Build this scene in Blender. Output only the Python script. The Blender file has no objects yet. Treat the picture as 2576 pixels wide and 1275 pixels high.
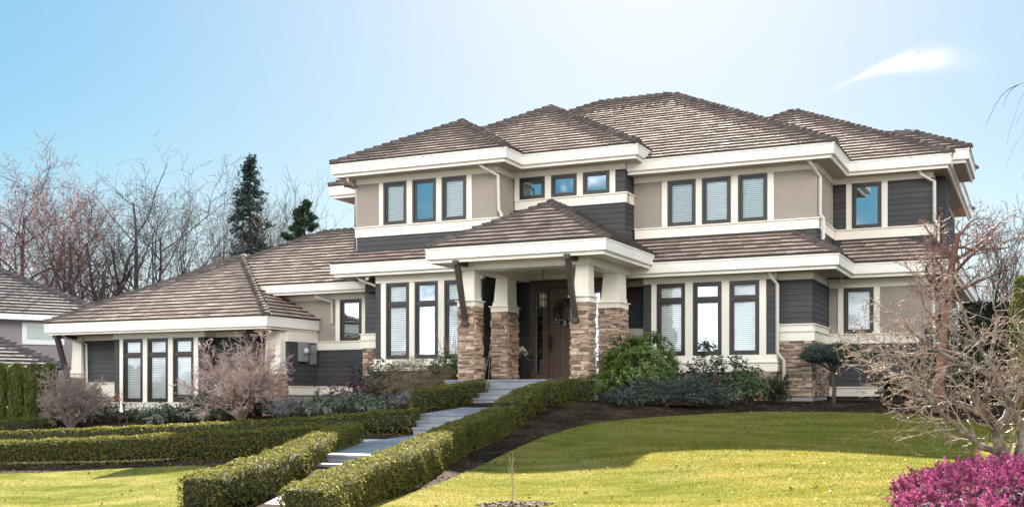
import bpy, math, random
import numpy as np
from mathutils import Vector
R = math.radians
FILL_CLOUD = 18.0
scn = bpy.context.scene
COL = scn.collection
# ------------------------------------------------------------------ camera
cam_d = bpy.data.cameras.new('camera'); cam = bpy.data.objects.new('camera', cam_d); COL.objects.link(cam)
YAW = R(25.07)
cam.location = (0, 0, 0); cam.rotation_euler = (R(90), 0, YAW)
cam_d.sensor_width = 36; cam_d.lens = 36 * 2848 / 2576.0; cam_d.shift_y = 0.1400
cam_d.clip_start = 0.1; cam_d.clip_end = 6000
scn.camera = cam
# ------------------------------------------------------------------ sky, sun, exposure
SUN_EL, SUN_AZ = R(30.4), R(-18.0)          # azimuth measured from +Y towards +X
world = bpy.data.worlds.new('World'); scn.world = world; world.use_nodes = True
wn = world.node_tree; wn.nodes.clear()
def N(nt, t, **k):
    n = nt.nodes.new(t)
    for a, b in k.items():
        if a == 'ins':
            for i, v in b.items():
                if hasattr(v, 'is_output') or isinstance(v, bpy.types.NodeSocket): nt.links.new(v, n.inputs[i])
                else: n.inputs[i].default_value = v
        else: setattr(n, a, b)
    return n
sky = N(wn, 'ShaderNodeTexSky', sky_type='NISHITA', sun_disc=False, sun_elevation=SUN_EL, sun_rotation=SUN_AZ,
        altitude=50, air_density=1.0, dust_density=0.6, ozone_density=2.2)
def cloud_mask():                            # one small wisp of cirrus, placed by direction in the sky
    a, b = (2255 - 1288) / 2848.0, (1000 - 165) / 2848.0
    c, s = math.cos(YAW), math.sin(YAW)
    d = Vector((a * c - s, c + a * s, b)).normalized()
    u0 = Vector((c, s, 0)); u0 = (u0 - d * u0.dot(d)).normalized(); v0 = d.cross(u0) * -1
    if v0.z < 0: v0 = -v0
    u = (u0 * math.cos(R(14)) + v0 * math.sin(R(14))); v = (v0 * math.cos(R(14)) - u0 * math.sin(R(14)))
    tc = N(wn, 'ShaderNodeTexCoord').outputs['Generated']
    def dot(w): return N(wn, 'ShaderNodeVectorMath', operation='DOT_PRODUCT', ins={0: tc, 1: tuple(w)}).outputs['Value']
    def m(op, x, y=0.0, z=0.0): return N(wn, 'ShaderNodeMath', operation=op, ins={0: x, 1: y, 2: z}).outputs[0]
    du, dv, dd = dot(u), dot(v), dot(d)
    bend = m('MULTIPLY', m('MULTIPLY', du, du), 3.0)
    dv = m('ADD', dv, bend)
    cv = N(wn, 'ShaderNodeCombineXYZ', ins={0: m('MULTIPLY', du, 26), 1: m('MULTIPLY', m('SUBTRACT', dv, m('MULTIPLY', du, 0.25)), 130), 2: 0.3}).outputs[0]
    nz = N(wn, 'ShaderNodeTexNoise', ins={'Vector': cv, 'Scale': 1.5, 'Detail': 8, 'Roughness': 0.6}).outputs['Fac']
    ex = m('MULTIPLY', m('MULTIPLY', du, du), 1 / (0.036 ** 2))
    wid = m('MINIMUM', m('MAXIMUM', m('ADD', m('MULTIPLY', du, 0.10), 0.0052), 0.0016), 0.0085)
    q = m('DIVIDE', dv, wid); ey = m('MULTIPLY', q, q)
    g = m('POWER', 2.718, m('MULTIPLY', m('ADD', ex, ey), -1.0))
    k = m('MULTIPLY', g, m('ADD', m('MULTIPLY', nz, 4.0), -0.75))
    k = m('MULTIPLY', k, m('GREATER_THAN', dd, 0.5))
    return N(wn, 'ShaderNodeClamp', ins={0: k, 1: 0.0, 2: 0.95}).outputs[0]
mixc = N(wn, 'ShaderNodeMix', data_type='RGBA')
wn.links.new(cloud_mask(), mixc.inputs[0]); 
gam = N(wn, 'ShaderNodeGamma', ins={0: sky.outputs[0], 1: 0.35})          # clear-sky range softened, as in an HDR exposure
hsv = N(wn, 'ShaderNodeHueSaturation', ins={'Saturation': 3.1, 'Hue': 0.480, 'Value': 0.80, 'Color': gam.outputs[0]})

zz = N(wn, 'ShaderNodeSeparateXYZ', ins={0: N(wn, 'ShaderNodeTexCoord').outputs['Generated']}).outputs[2]
hz = N(wn, 'ShaderNodeMapRange', interpolation_type='SMOOTHSTEP', ins={0: zz, 1: 0.0, 2: 0.2, 3: 0.8, 4: 0.0}).outputs[0]
hmx = N(wn, 'ShaderNodeMix', data_type='RGBA', ins={0: hz, 6: hsv.outputs[0], 7: (1.62, 1.98, 2.15, 1)})
wn.links.new(hmx.outputs[2], mixc.inputs[6]); mixc.inputs[7].default_value = (2.1, 2.12, 2.15, 1)

def fill_clouds():                               # unseen cloud bank behind the camera, added to light the shaded front walls
    tc = N(wn, 'ShaderNodeTexCoord').outputs['Generated']
    sp = N(wn, 'ShaderNodeSeparateXYZ', ins={0: tc})
    X, Y, Z = sp.outputs[0], sp.outputs[1], sp.outputs[2]
    def m(op, x, y=0.0): return N(wn, 'ShaderNodeMath', operation=op, ins={0: x, 1: y}).outputs[0]
    k = m('ADD', Z, 0.25)
    cv = N(wn, 'ShaderNodeCombineXYZ', ins={0: m('DIVIDE', X, k), 1: m('DIVIDE', Y, k), 2: 0.0}).outputs[0]
    nz = N(wn, 'ShaderNodeTexNoise', ins={'Vector': cv, 'Scale': 1.6, 'Detail': 8, 'Roughness': 0.55}).outputs['Fac']
    cover = N(wn, 'ShaderNodeMapRange', interpolation_type='SMOOTHSTEP', ins={0: nz, 1: 0.40, 2: 0.56}).outputs[0]
    back = N(wn, 'ShaderNodeMapRange', interpolation_type='SMOOTHSTEP', ins={0: m('MULTIPLY', Y, -1.0), 1: -0.05, 2: 0.3}).outputs[0]
    up = N(wn, 'ShaderNodeMapRange', interpolation_type='SMOOTHSTEP', ins={0: Z, 1: 0.17, 2: 0.30}).outputs[0]
    hi = N(wn, 'ShaderNodeMapRange', interpolation_type='SMOOTHSTEP', ins={0: Z, 1: 0.50, 2: 0.72, 3: 1.0, 4: 0.0}).outputs[0]
    return m('MULTIPLY', m('MULTIPLY', m('MULTIPLY', cover, back), up), hi)
def low_fill_clouds():                           # unseen cloud heads low behind the camera, added to whiten lower window reflections
    tc = N(wn, 'ShaderNodeTexCoord').outputs['Generated']
    sp = N(wn, 'ShaderNodeSeparateXYZ', ins={0: tc}); Y, Z = sp.outputs[1], sp.outputs[2]
    def m(op, x, y=0.0): return N(wn, 'ShaderNodeMath', operation=op, ins={0: x, 1: y}).outputs[0]
    cv = N(wn, 'ShaderNodeMapping', ins={0: tc, 3: (1, 1, 2.2)}).outputs[0]
    nz = N(wn, 'ShaderNodeTexNoise', ins={'Vector': cv, 'Scale': 7.0, 'Detail': 6, 'Roughness': 0.55}).outputs['Fac']
    cover = N(wn, 'ShaderNodeMapRange', interpolation_type='SMOOTHSTEP', ins={0: nz, 1: 0.36, 2: 0.56, 3: 0.25, 4: 1.0}).outputs[0]
    back = N(wn, 'ShaderNodeMapRange', interpolation_type='SMOOTHSTEP', ins={0: m('MULTIPLY', Y, -1.0), 1: 0.1, 2: 0.4}).outputs[0]
    dn = N(wn, 'ShaderNodeMapRange', interpolation_type='SMOOTHSTEP', ins={0: Z, 1: 0.075, 2: 0.135, 3: 1.0, 4: 0.0}).outputs[0]
    return m('MULTIPLY', m('MULTIPLY', cover, back), dn)
lmx = N(wn, 'ShaderNodeMix', data_type='RGBA')
wn.links.new(low_fill_clouds(), lmx.inputs[0]); wn.links.new(mixc.outputs[2], lmx.inputs[6]); lmx.inputs[7].default_value = (5.8, 5.8, 5.7, 1)
cmx = N(wn, 'ShaderNodeMix', data_type='RGBA')
wn.links.new(fill_clouds(), cmx.inputs[0]); wn.links.new(lmx.outputs[2], cmx.inputs[6]); cmx.inputs[7].default_value = (FILL_CLOUD * 1.0, FILL_CLOUD * 0.925, FILL_CLOUD * 0.83, 1)
bg = N(wn, 'ShaderNodeBackground', ins={0: cmx.outputs[2], 1: 0.10})
wo = N(wn, 'ShaderNodeOutputWorld', ins={0: bg.outputs[0]})
sun_d = bpy.data.lights.new('sun', 'SUN'); sun_d.energy = 5.0; sun_d.angle = R(0.5); sun_d.color = (1.0, 0.91, 0.76)
sun = bpy.data.objects.new('sun', sun_d); COL.objects.link(sun)
SUNV = Vector((math.cos(SUN_EL) * math.sin(SUN_AZ), math.cos(SUN_EL) * math.cos(SUN_AZ), math.sin(SUN_EL)))
sun.rotation_euler = (-SUNV).to_track_quat('-Z', 'Y').to_euler(); sun.location = (0, 0, 60)
scn.view_settings.view_transform = 'Standard'; scn.view_settings.look = 'None'
scn.view_settings.gamma = 1; scn.view_settings.use_curve_mapping = False
scn.view_settings.exposure = 2.48
scn.cycles.max_bounces = 8; scn.cycles.transparent_max_bounces = 16
# ------------------------------------------------------------------ materials
MATS = {}
def mat(name, col, rough=0.6, var=0.0, spec=0.5, noise=0.0, nscale=6.0, col2=None, trans=0.0, bump=0.0, bscale=40.0, coords='Object', hue=0.0, metal=0.0, stretch=None, mixpow=1.0):
    """col: base colour; var: per-island value variation; noise/col2: large soft mottling; trans: leaf translucency"""
    m = bpy.data.materials.new(name); m.use_nodes = True; nt = m.node_tree; nt.nodes.clear()
    out = N(nt, 'ShaderNodeOutputMaterial')
    p = N(nt, 'ShaderNodeBsdfPrincipled')
    p.inputs['Roughness'].default_value = rough; p.inputs['Specular IOR Level'].default_value = spec; p.inputs['Metallic'].default_value = metal
    tc = N(nt, 'ShaderNodeTexCoord').outputs[coords]
    if stretch: tc = N(nt, 'ShaderNodeMapping', ins={0: tc, 3: stretch}).outputs[0]
    c = N(nt, 'ShaderNodeRGB'); c.outputs[0].default_value = (*col, 1); cs = c.outputs[0]
    if col2 is not None:
        nz = N(nt, 'ShaderNodeTexNoise', ins={'Vector': tc, 'Scale': nscale, 'Detail': 5, 'Roughness': 0.6}).outputs['Fac']
        rp = N(nt, 'ShaderNodeMapRange', ins={0: nz, 1: 0.35, 2: 0.65}).outputs[0]
        cs = N(nt, 'ShaderNodeMix', data_type='RGBA', ins={0: rp, 6: cs, 7: (*col2, 1)}).outputs[2]
    if var > 0 or hue > 0:
        rnd = N(nt, 'ShaderNodeNewGeometry').outputs['Random Per Island']
        val = N(nt, 'ShaderNodeMapRange', ins={0: rnd, 3: 1 - var, 4: 1 + var}).outputs[0]
        r2 = N(nt, 'ShaderNodeMath', operation='FRACT', ins={0: N(nt, 'ShaderNodeMath', operation='MULTIPLY', ins={0: rnd, 1: 37.7}).outputs[0]}).outputs[0]
        hv = N(nt, 'ShaderNodeMapRange', ins={0: r2, 3: 0.5 - hue, 4: 0.5 + hue}).outputs[0]
        cs = N(nt, 'ShaderNodeHueSaturation', ins={'Hue': hv, 'Value': val, 'Color': cs}).outputs[0]
    if noise > 0:
        nz = N(nt, 'ShaderNodeTexNoise', ins={'Vector': tc, 'Scale': nscale, 'Detail': 6, 'Roughness': 0.65}).outputs['Fac']
        mr = N(nt, 'ShaderNodeMapRange', ins={0: nz, 1: 0.25, 2: 0.75, 3: 1 - noise, 4: 1 + noise}).outputs[0]
        cs = N(nt, 'ShaderNodeMix', data_type='RGBA', blend_type='MULTIPLY', ins={0: 1.0, 6: cs, 7: N(nt, 'ShaderNodeCombineColor', ins={0: mr, 1: mr, 2: mr}).outputs[0]}).outputs[2]
    nt.links.new(cs, p.inputs['Base Color'])
    if bump > 0:
        bn = N(nt, 'ShaderNodeTexNoise', ins={'Vector': tc, 'Scale': bscale, 'Detail': 4}).outputs['Fac']
        b = N(nt, 'ShaderNodeBump', ins={'Strength': bump, 'Distance': 0.02, 'Height': bn})
        nt.links.new(b.outputs[0], p.inputs['Normal'])
    sh = p.outputs[0]
    if trans > 0:
        t = N(nt, 'ShaderNodeBsdfTranslucent', ins={0: cs})
        sh = N(nt, 'ShaderNodeMixShader', ins={0: trans, 1: sh, 2: t.outputs[0]}).outputs[0]
    nt.links.new(sh, out.inputs[0])
    MATS[name] = m
    return m
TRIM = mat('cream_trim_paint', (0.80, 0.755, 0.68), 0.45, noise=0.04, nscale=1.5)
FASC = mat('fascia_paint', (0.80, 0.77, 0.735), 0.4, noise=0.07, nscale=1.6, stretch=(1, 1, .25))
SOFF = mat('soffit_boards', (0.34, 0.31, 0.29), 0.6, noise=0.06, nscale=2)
STUC = mat('taupe_stucco', (0.315, 0.275, 0.248), 0.85, noise=0.07, nscale=2.2, bump=0.25, bscale=90)
SIDE = mat('charcoal_siding', (0.050, 0.052, 0.058), 0.6, spec=0.3, var=0.10, noise=0.12, nscale=3)
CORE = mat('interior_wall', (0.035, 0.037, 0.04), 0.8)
FRAME = mat('bronze_frame', (0.032, 0.026, 0.026), 0.35, spec=0.5)
BLIND = mat('white_blind', (0.93, 0.94, 0.94), 0.6)
TILE = mat('roof_tile', (0.460, 0.340, 0.292), 0.8, var=0.30, hue=0.012, spec=0.10, noise=0.32, nscale=5.5)
TEDGE_SHADE = mat('tile_edge_shade', (0.075, 0.058, 0.052), 0.9)  # dark tile butts and underlay: shade of the courses put into the colour
CAPM = mat('ridge_tile', (0.11, 0.09, 0.085), 0.85, spec=0.08, var=0.25)
STONE = mat('ledge_stone', (0.36, 0.262, 0.205), 0.8, var=0.6, spec=0.2, hue=0.03, noise=0.35, nscale=9, bump=0.5, bscale=35)
MORT = mat('mortar', (0.06, 0.048, 0.042), 0.9)
CONC = mat('foundation_concrete', (0.30, 0.29, 0.275), 0.85, noise=0.2, nscale=3)
WOODD = mat('dark_wood', (0.085, 0.052, 0.039), 0.45, noise=0.35, nscale=5, stretch=(6, 6, 0.6))
BRAK = mat('bracket_timber', (0.045, 0.034, 0.030), 0.5, noise=0.25, nscale=6)
METAL = mat('black_metal', (0.02, 0.018, 0.017), 0.4, metal=0.3)
GREY = mat('grey_metal', (0.22, 0.23, 0.24), 0.45)
PIPE = mat('downspout_paint', (0.62, 0.58, 0.53), 0.4)
PIPED = mat('dark_downspout', (0.09, 0.095, 0.10), 0.45)
VALLEY = mat('valley_flashing', (0.55, 0.56, 0.58), 0.3, metal=0.7)
def glass_mat(nm, base, wave=0.12):
    m = bpy.data.materials.new(nm); m.use_nodes = True; nt = m.node_tree; nt.nodes.clear()
    out = N(nt, 'ShaderNodeOutputMaterial')
    tc = N(nt, 'ShaderNodeTexCoord').outputs['Object']
    nz = N(nt, 'ShaderNodeTexNoise', ins={'Vector': tc, 'Scale': 1.1, 'Detail': 1.5}).outputs['Fac']
    b = N(nt, 'ShaderNodeBump', ins={'Strength': wave, 'Distance': 0.06, 'Height': nz}).outputs[0]
    gl = N(nt, 'ShaderNodeBsdfGlossy', ins={'Color': (0.80, 0.90, 1.0, 1), 'Roughness': 0.0, 'Normal': b})
    tr = N(nt, 'ShaderNodeBsdfTransparent', ins={0: (0.96, 0.985, 0.99, 1)})
    fr = N(nt, 'ShaderNodeFresnel', ins={0: 1.55}).outputs[0]
    fa = N(nt, 'ShaderNodeMapRange', ins={0: fr, 1: 0.04, 2: 1.0, 3: base, 4: 1.0}).outputs[0]
    mx = N(nt, 'ShaderNodeMixShader', ins={0: fa, 1: tr.outputs[0], 2: gl.outputs[0]})
    nt.links.new(mx.outputs[0], out.inputs[0]); return m
GLASS = glass_mat('coated_window_glass', 0.5, 0.2); CLEAR = glass_mat('clear_window_glass', 0.15, 0.32)
# ------------------------------------------------------------------ object helpers
def tag(o, label=None, cat=None, group=None, kind=None):
    if label: o['label'] = label
    if cat: o['category'] = cat
    if group: o['group'] = group
    if kind: o['kind'] = kind
    return o
def empty(name, loc, label, cat, group=None):
    o = bpy.data.objects.new(name, None); COL.objects.link(o); o.location = loc; o.empty_display_size = 0.2
    return tag(o, label, cat, group)
def link_mesh(name, me, m, parent=None, smooth=False):
    o = bpy.data.objects.new(name, me); COL.objects.link(o)
    me.materials.append(m)
    if smooth: me.polygons.foreach_set('use_smooth', [True] * len(me.polygons))
    if parent is not None:
        o.parent = parent
        root = parent
        while root.parent is not None: root = root.parent
        if parent is root: o.location = -root.location        # geometry is given in world coordinates
        else: o.location = (0, 0, 0)
    return o
class MB:
    def __init__(s): s.v = []; s.f = []; s.edge = []
    def quad(s, *p):
        n = len(s.v); s.v += [tuple(q) for q in p]; s.f.append(tuple(range(n, n + len(p))))
    def box8(s, p):          # p: 4 bottom then 4 top, both counter-clockwise
        n = len(s.v); s.v += [tuple(q) for q in p]
        for f in ((0, 3, 2, 1), (4, 5, 6, 7), (0, 1, 5, 4), (1, 2, 6, 5), (2, 3, 7, 6), (3, 0, 4, 7)): s.f.append(tuple(n + i for i in f))
    def box(s, x0, x1, y0, y1, z0, z1):
        s.box8([(x0, y0, z0), (x1, y0, z0), (x1, y1, z0), (x0, y1, z0), (x0, y0, z1), (x1, y0, z1), (x1, y1, z1), (x0, y1, z1)])
    def frustum(s, a, z0, b, z1):   # a, b = (x0,x1,y0,y1)
        s.box8([(a[0], a[2], z0), (a[1], a[2], z0), (a[1], a[3], z0), (a[0], a[3], z0), (b[0], b[2], z1), (b[1], b[2], z1), (b[1], b[3], z1), (b[0], b[3], z1)])
    def slab(s, p0, p1, z0, z1, o0, o1):   # along the wall line p0->p1, outward offsets o0..o1
        ux, uy = p1[0] - p0[0], p1[1] - p0[1]; L = math.hypot(ux, uy); nx, ny = uy / L, -ux / L
        a = (p0[0] + nx * o1, p0[1] + ny * o1); b = (p1[0] + nx * o1, p1[1] + ny * o1)
        c = (p1[0] + nx * o0, p1[1] + ny * o0); d = (p0[0] + nx * o0, p0[1] + ny * o0)
        s.box8([(*a, z0), (*b, z0), (*c, z0), (*d, z0), (*a, z1), (*b, z1), (*c, z1), (*d, z1)])
    def prism(s, poly, z0, z1):
        n = len(s.v); k = len(poly); s.v += [(x, y, z0) for x, y in poly] + [(x, y, z1) for x, y in poly]
        s.f.append(tuple(n + i for i in reversed(range(k)))); s.f.append(tuple(n + k + i for i in range(k)))
        for i in range(k): j = (i + 1) % k; s.f.append((n + i, n + j, n + k + j, n + k + i))
    def tube(s, pts, r, k=8, r1=None):
        pts = [Vector(p) for p in pts]; n0 = len(s.v); m = len(pts); prev = None
        for i, p in enumerate(pts):
            t = (pts[min(i + 1, m - 1)] - pts[max(i - 1, 0)]).normalized()
            if prev is None: u = t.orthogonal().normalized()
            else: u = (prev - t * prev.dot(t)).normalized()
            prev = u; w = t.cross(u); rr = r if r1 is None else r + (r1 - r) * i / (m - 1)
            for j in range(k):
                a = 2 * math.pi * j / k + math.pi / k; s.v.append(tuple(p + (u * math.cos(a) + w * math.sin(a)) * rr))
        for i in range(m - 1):
            for j in range(k):
                a = n0 + i * k + j; b = n0 + i * k + (j + 1) % k; s.f.append((a, b, b + k, a + k))
        s.f.append(tuple(n0 + j for j in reversed(range(k)))); s.f.append(tuple(n0 + (m - 1) * k + j for j in range(k)))
    def ball(s, c, r, k=8, sz=1.0):
        n0 = len(s.v); h = k // 2
        for i in range(h + 1):
            th = math.pi * i / h
            for j in range(k):
                ph = 2 * math.pi * j / k; s.v.append((c[0] + r * math.sin(th) * math.cos(ph), c[1] + r * math.sin(th) * math.sin(ph), c[2] + r * sz * math.cos(th)))
        for i in range(h):
            for j in range(k):
                a = n0 + i * k + j; b = n0 + i * k + (j + 1) % k; s.f.append((a, a + k, b + k, b))
    def build(s, name, m, parent=None, smooth=False):
        me = bpy.data.meshes.new(name); me.from_pydata(s.v, [], s.f); me.update()
        o = link_mesh(name, me, m, parent, smooth)
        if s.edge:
            me.materials.append(TEDGE_SHADE); mi = [0] * len(s.f)
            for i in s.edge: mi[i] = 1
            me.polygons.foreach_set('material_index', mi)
        return o
def np_mesh(name, verts, faces, m, parent=None, smooth=False):     # faces: (M,k) array
    me = bpy.data.meshes.new(name); verts = np.asarray(verts, np.float32); faces = np.asarray(faces, np.int32); k = faces.shape[1]
    me.vertices.add(len(verts)); me.vertices.foreach_set('co', verts.ravel())
    me.loops.add(faces.size); me.loops.foreach_set('vertex_index', faces.ravel())
    me.polygons.add(len(faces)); me.polygons.foreach_set('loop_start', np.arange(0, faces.size, k, dtype=np.int32))
    me.polygons.foreach_set('loop_total', np.full(len(faces), k, np.int32))
    me.update(calc_edges=True); me.validate()
    return link_mesh(name, me, m, parent, smooth)
# ------------------------------------------------------------------ terrain
GPTS = [(-18.09, 15.50, -1.30), (-10.35, 15.80, -0.92), (-16.34, 14.00, -1.40), (-12.42, 12.00, -1.56), (-9.05, 11.30, -1.38), (-8.47, 11.00, -1.31), (-9.18, 13.70, -1.01), (-9.58, 14.40, -0.90), (-11.97, 20.20, -0.83), (-5.52, 24.00, -0.36), (-7.84, 23.00, -0.49), (-8.62, 20.50, -0.74), (-8.20, 16.20, -1.15), (-8.04, 14.60, -1.28), (-7.64, 12.30, -1.39), (-4.23, 12.40, -1.26), (-1.29, 11.50, -1.06), (-2.41, 25.00, -0.42), (-0.77, 22.00, -0.63), (-1.11, 17.00, -0.92), (-5.02, 16.60, -0.84), (-3.22, 16.50, -0.83), (-9.79, 20.50, -0.60), (-10.22, 24.30, -0.03), (-12.25, 21.70, -0.31), (-11.54, 20.60, -0.81), (-5.00, 28.20, -0.12), (-8.00, 27.80, -0.08), (-2.50, 30.00, -0.15), (1.50, 27.00, -0.50), (-24.00, 25.90, -0.62), (-20.00, 28.00, -0.50), (-17.50, 26.50, -0.30), (-14.00, 25.50, -0.15), (-29.00, 26.00, -0.75), (-25.50, 21.50, -1.40), (-17.00, 21.00, -1.05), (-11.40, 23.90, -0.15), (-8.00, 5.00, -1.62), (-20.00, 4.00, -1.75), (8.00, 6.00, -1.20), (-32.00, 10.00, -1.70), (-35.00, 25.00, -1.00), (-12.00, 40.00, -0.30), (-40.00, 40.00, -0.60), (10.00, 40.00, -0.60), (12.00, 22.00, -0.80), (-60.00, 60.00, -0.80), (25.00, 65.00, -0.80), (-65.00, 5.00, -1.80), (30.00, 5.00, -1.50), (-15.00, 75.00, -0.80), (-1.00, 12.50, -0.95)]
GP = np.array(GPTS)
def _U(r): return np.where(r > 1e-9, r * r * np.log(r + 1e-12), 0)
_n = len(GP); _K = _U(np.linalg.norm(GP[:, None, :2] - GP[None, :, :2], axis=2)) + np.eye(_n) * 3.0
_M = np.zeros((_n + 3, _n + 3)); _M[:_n, :_n] = _K; _M[:_n, _n] = 1; _M[:_n, _n + 1:] = GP[:, :2]; _M[_n, :_n] = 1; _M[_n + 1:, :_n] = GP[:, :2].T
_W = np.linalg.solve(_M, np.concatenate([GP[:, 2], [0, 0, 0]]))
def gz(x, y):
    x = np.asarray(x, float); y = np.asarray(y, float)
    r = np.sqrt((x[..., None] - GP[:, 0]) ** 2 + (y[..., None] - GP[:, 1]) ** 2)
    return _U(r) @ _W[:_n] + _W[_n] + _W[_n + 1] * x + _W[_n + 2] * y
def gz1(x, y): return float(gz(np.array([x]), np.array([y]))[0])
# ------------------------------------------------------------------ house
rng = random.Random(7)
house = empty('house', (-15, 29, -0.1), 'large two-storey house with charcoal siding, cream trim and brown tiled hip roofs', 'house')
PITCH = 0.548
def siding(mb, p0, p1, z0, z1, e=0.145):
    ux, uy = p1[0] - p0[0], p1[1] - p0[1]; L = math.hypot(ux, uy); nx, ny = uy / L, -ux / L
    z = z0
    while z < z1 - 1e-3:
        zt = min(z + e, z1)
        def P(q, o, zz): return (q[0] + nx * o, q[1] + ny * o, zz)
        mb.box8([P(p0, 0.020, z), P(p1, 0.020, z), P(p1, -0.16, z), P(p0, -0.16, z), P(p0, 0.004, zt), P(p1, 0.004, zt), P(p1, -0.16, zt), P(p0, -0.16, zt)])
        z = zt
def siding_part(p0, p1, z0, z1, par=None):
    mb = MB(); siding(mb, p0, p1, z0, z1); return mb.build('siding', SIDE, par or house)
def panel(name, m, p0, p1, z0, z1, o1=0.0, o0=-0.16, par=None):
    mb = MB(); mb.slab(p0, p1, z0, z1, o0, o1); return mb.build(name, m, par or house)
def belt(p0, p1, z0, z1, name='trim_band', lip=True, e0=0.05, e1=0.05, par=None):
    ux, uy = p1[0] - p0[0], p1[1] - p0[1]; L = math.hypot(ux, uy); ux /= L; uy /= L
    a = (p0[0] - ux * e0, p0[1] - uy * e0); b = (p1[0] + ux * e1, p1[1] + uy * e1)
    mb = MB(); mb.slab(a, b, z0, z1 - 0.03, -0.16, 0.05)
    a2 = (a[0] - ux * 0.03 * (e0 > 0), a[1] - uy * 0.03 * (e0 > 0)); b2 = (b[0] + ux * 0.03 * (e1 > 0), b[1] + uy * 0.03 * (e1 > 0))
    mb.slab(a2, b2, z1 - 0.03, z1, -0.16, 0.085)
    return mb.build(name, TRIM, par or house)
def sill2(p0, p1, z0, zm, z1):         # two-step sill board under the window bays
    mb = MB(); mb.slab(p0, p1, zm, z1, -0.16, 0.035)
    a = (p0[0] - 0.05, p0[1]); b = (p1[0] + 0.05, p1[1])
    mb.slab(a, b, zm - 0.03, zm - 0.001, -0.16, 0.10); mb.slab((p0[0] - 0.02, p0[1]), (p1[0] + 0.02, p1[1]), z0, zm - 0.031, -0.16, 0.06)
    return mb.build('sill_board', TRIM, house)
def stonework(mb, p0, p1, z0, z1, dep=0.065, e0=0.0, e1=0.0):
    ux, uy = p1[0] - p0[0], p1[1] - p0[1]; L = math.hypot(ux, uy); ux /= L; uy /= L; nx, ny = uy, -ux
    z = z0
    while z < z1 - 0.01:
        h = rng.choice((0.032, 0.04, 0.05, 0.05, 0.065, 0.08)); zt = min(z + h, z1)
        if z1 - zt < 0.03: zt = z1
        a = -e0
        while a < L + e1 - 0.01:
            w = rng.uniform(0.08, 0.30) * (1.25 if h < 0.07 else 0.9); b = min(a + w, L + e1)
            if L + e1 - b < 0.06: b = L + e1
            o = dep * rng.uniform(0.25, 1.0); g = 0.004
            P = lambda t, oo, zz: (p0[0] + ux * t + nx * oo, p0[1] + uy * t + ny * oo, zz)
            j = [rng.uniform(-0.006, 0.006) for _ in range(8)]
            mb.box8([P(a + g, o + j[0], z + g + j[1] * .5), P(b - g, o + j[2], z + g + j[3] * .5), P(b - g, -0.02, z + g), P(a + g, -0.02, z + g),
                     P(a + g, o + j[4] - .004, zt - g + j[5] * .5), P(b - g, o + j[6] - .004, zt - g + j[7] * .5), P(b - g, -0.02, zt - g), P(a + g, -0.02, zt - g)])
            a = b
        z = zt
def stone_part(runs, name='stone_veneer', par=None):
    mb = MB(); bk = MB()
    for (p0, p1, z0, z1) in runs:
        stonework(mb, p0, p1, z0, z1); bk.slab(p0, p1, z0, z1 - 0.003, -0.14, 0.004)
    o = mb.build(name, STONE, par or house)
    bk.build('mortar', MORT, o) if o.parent is house else None
    if o.parent is not house:
        pass
    return o
def window(p0, p1, z0, z1, transom=None, blind='white', par=None):
    ux, uy = p1[0] - p0[0], p1[1] - p0[1]; L = math.hypot(ux, uy); ux /= L; uy /= L
    P = lambda t: (p0[0] + ux * t, p0[1] + uy * t)
    mb = MB()
    def ring(a, b, c, d, w, o0, o1):
        mb.slab(P(a), P(a + w), c, d, o0, o1); mb.slab(P(b - w), P(b), c, d, o0, o1)
        mb.slab(P(a + w), P(b - w), c, c + w, o0, o1); mb.slab(P(a + w), P(b - w), d - w, d, o0, o1)
    ring(0, L, z0, z1, 0.062, -0.12, 0.035)
    spans = [(z0 + 0.062, z1 - 0.062)]
    if transom: 
        mb.slab(P(0.062), P(L - 0.062), transom, transom + 0.075, -0.12, 0.03); spans = [(z0 + 0.062, transom), (transom + 0.075, z1 - 0.062)]
    gl = MB()
    for c, d in spans:
        ring(0.0622, L - 0.0622, c + .0002, d - .0002, 0.045, -0.10, 0.008)
        gl.slab(P(0.107), P(L - 0.107), c + 0.045, d - 0.045, -0.034, -0.028)
    w = mb.build('window', FRAME, par or house)
    # single-sheet glass: keep only the outward face so reflections are clean
    g2 = MB()
    nx, ny = uy, -ux
    for c, d in spans:
        a, b = P(0.105), P(L - 0.105); o = -0.03
        g2.quad((a[0] + nx * o, a[1] + ny * o, c + .043), (b[0] + nx * o, b[1] + ny * o, c + .043), (b[0] + nx * o, b[1] + ny * o, d - .043), (a[0] + nx * o, a[1] + ny * o, d - .043))
    g2.build('pane', CLEAR if blind else GLASS, w)
    if blind:
        bl = MB(); zb = z0 + 0.07 + (rng.choice((0, 0, 0.0, .16)) if transom else 0); tl = rng.uniform(.008, .017)
        while zb < z1 - 0.08:
            a, b = P(0.09), P(L - 0.09); o = -0.065
            bl.quad((a[0] + nx * (o + tl), a[1] + ny * (o + tl), zb), (b[0] + nx * (o + tl), b[1] + ny * (o + tl), zb),
                    (b[0] + nx * (o - tl), b[1] + ny * (o - tl), zb + 0.046), (a[0] + nx * (o - tl), a[1] + ny * (o - tl), zb + 0.046))
            zb += 0.0535 if blind == 'open' else 0.050
        bl.build('blind', BLIND, w)
    return w
def windows_row(y, xs, z0, z1, tr0, tr1, transom=None, blinds=None, side=0.16):
    """row of windows with vertical trim boards between; tr0, tr1 = outer ends of the trim"""
    mb = MB(); edges = [tr0] + [e for p in xs for e in p] + [tr1]
    for i in range(0, len(edges), 2): mb = MB(); mb.slab((edges[i], y), (edges[i + 1], y), z0, z1, -0.16, 0.022); mb.build('window_trim', TRIM, house)
    for i, (a, b) in enumerate(xs): window((a, y), (b, y), z0, z1, transom, (blinds or ['white'] * 9)[i])
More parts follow.
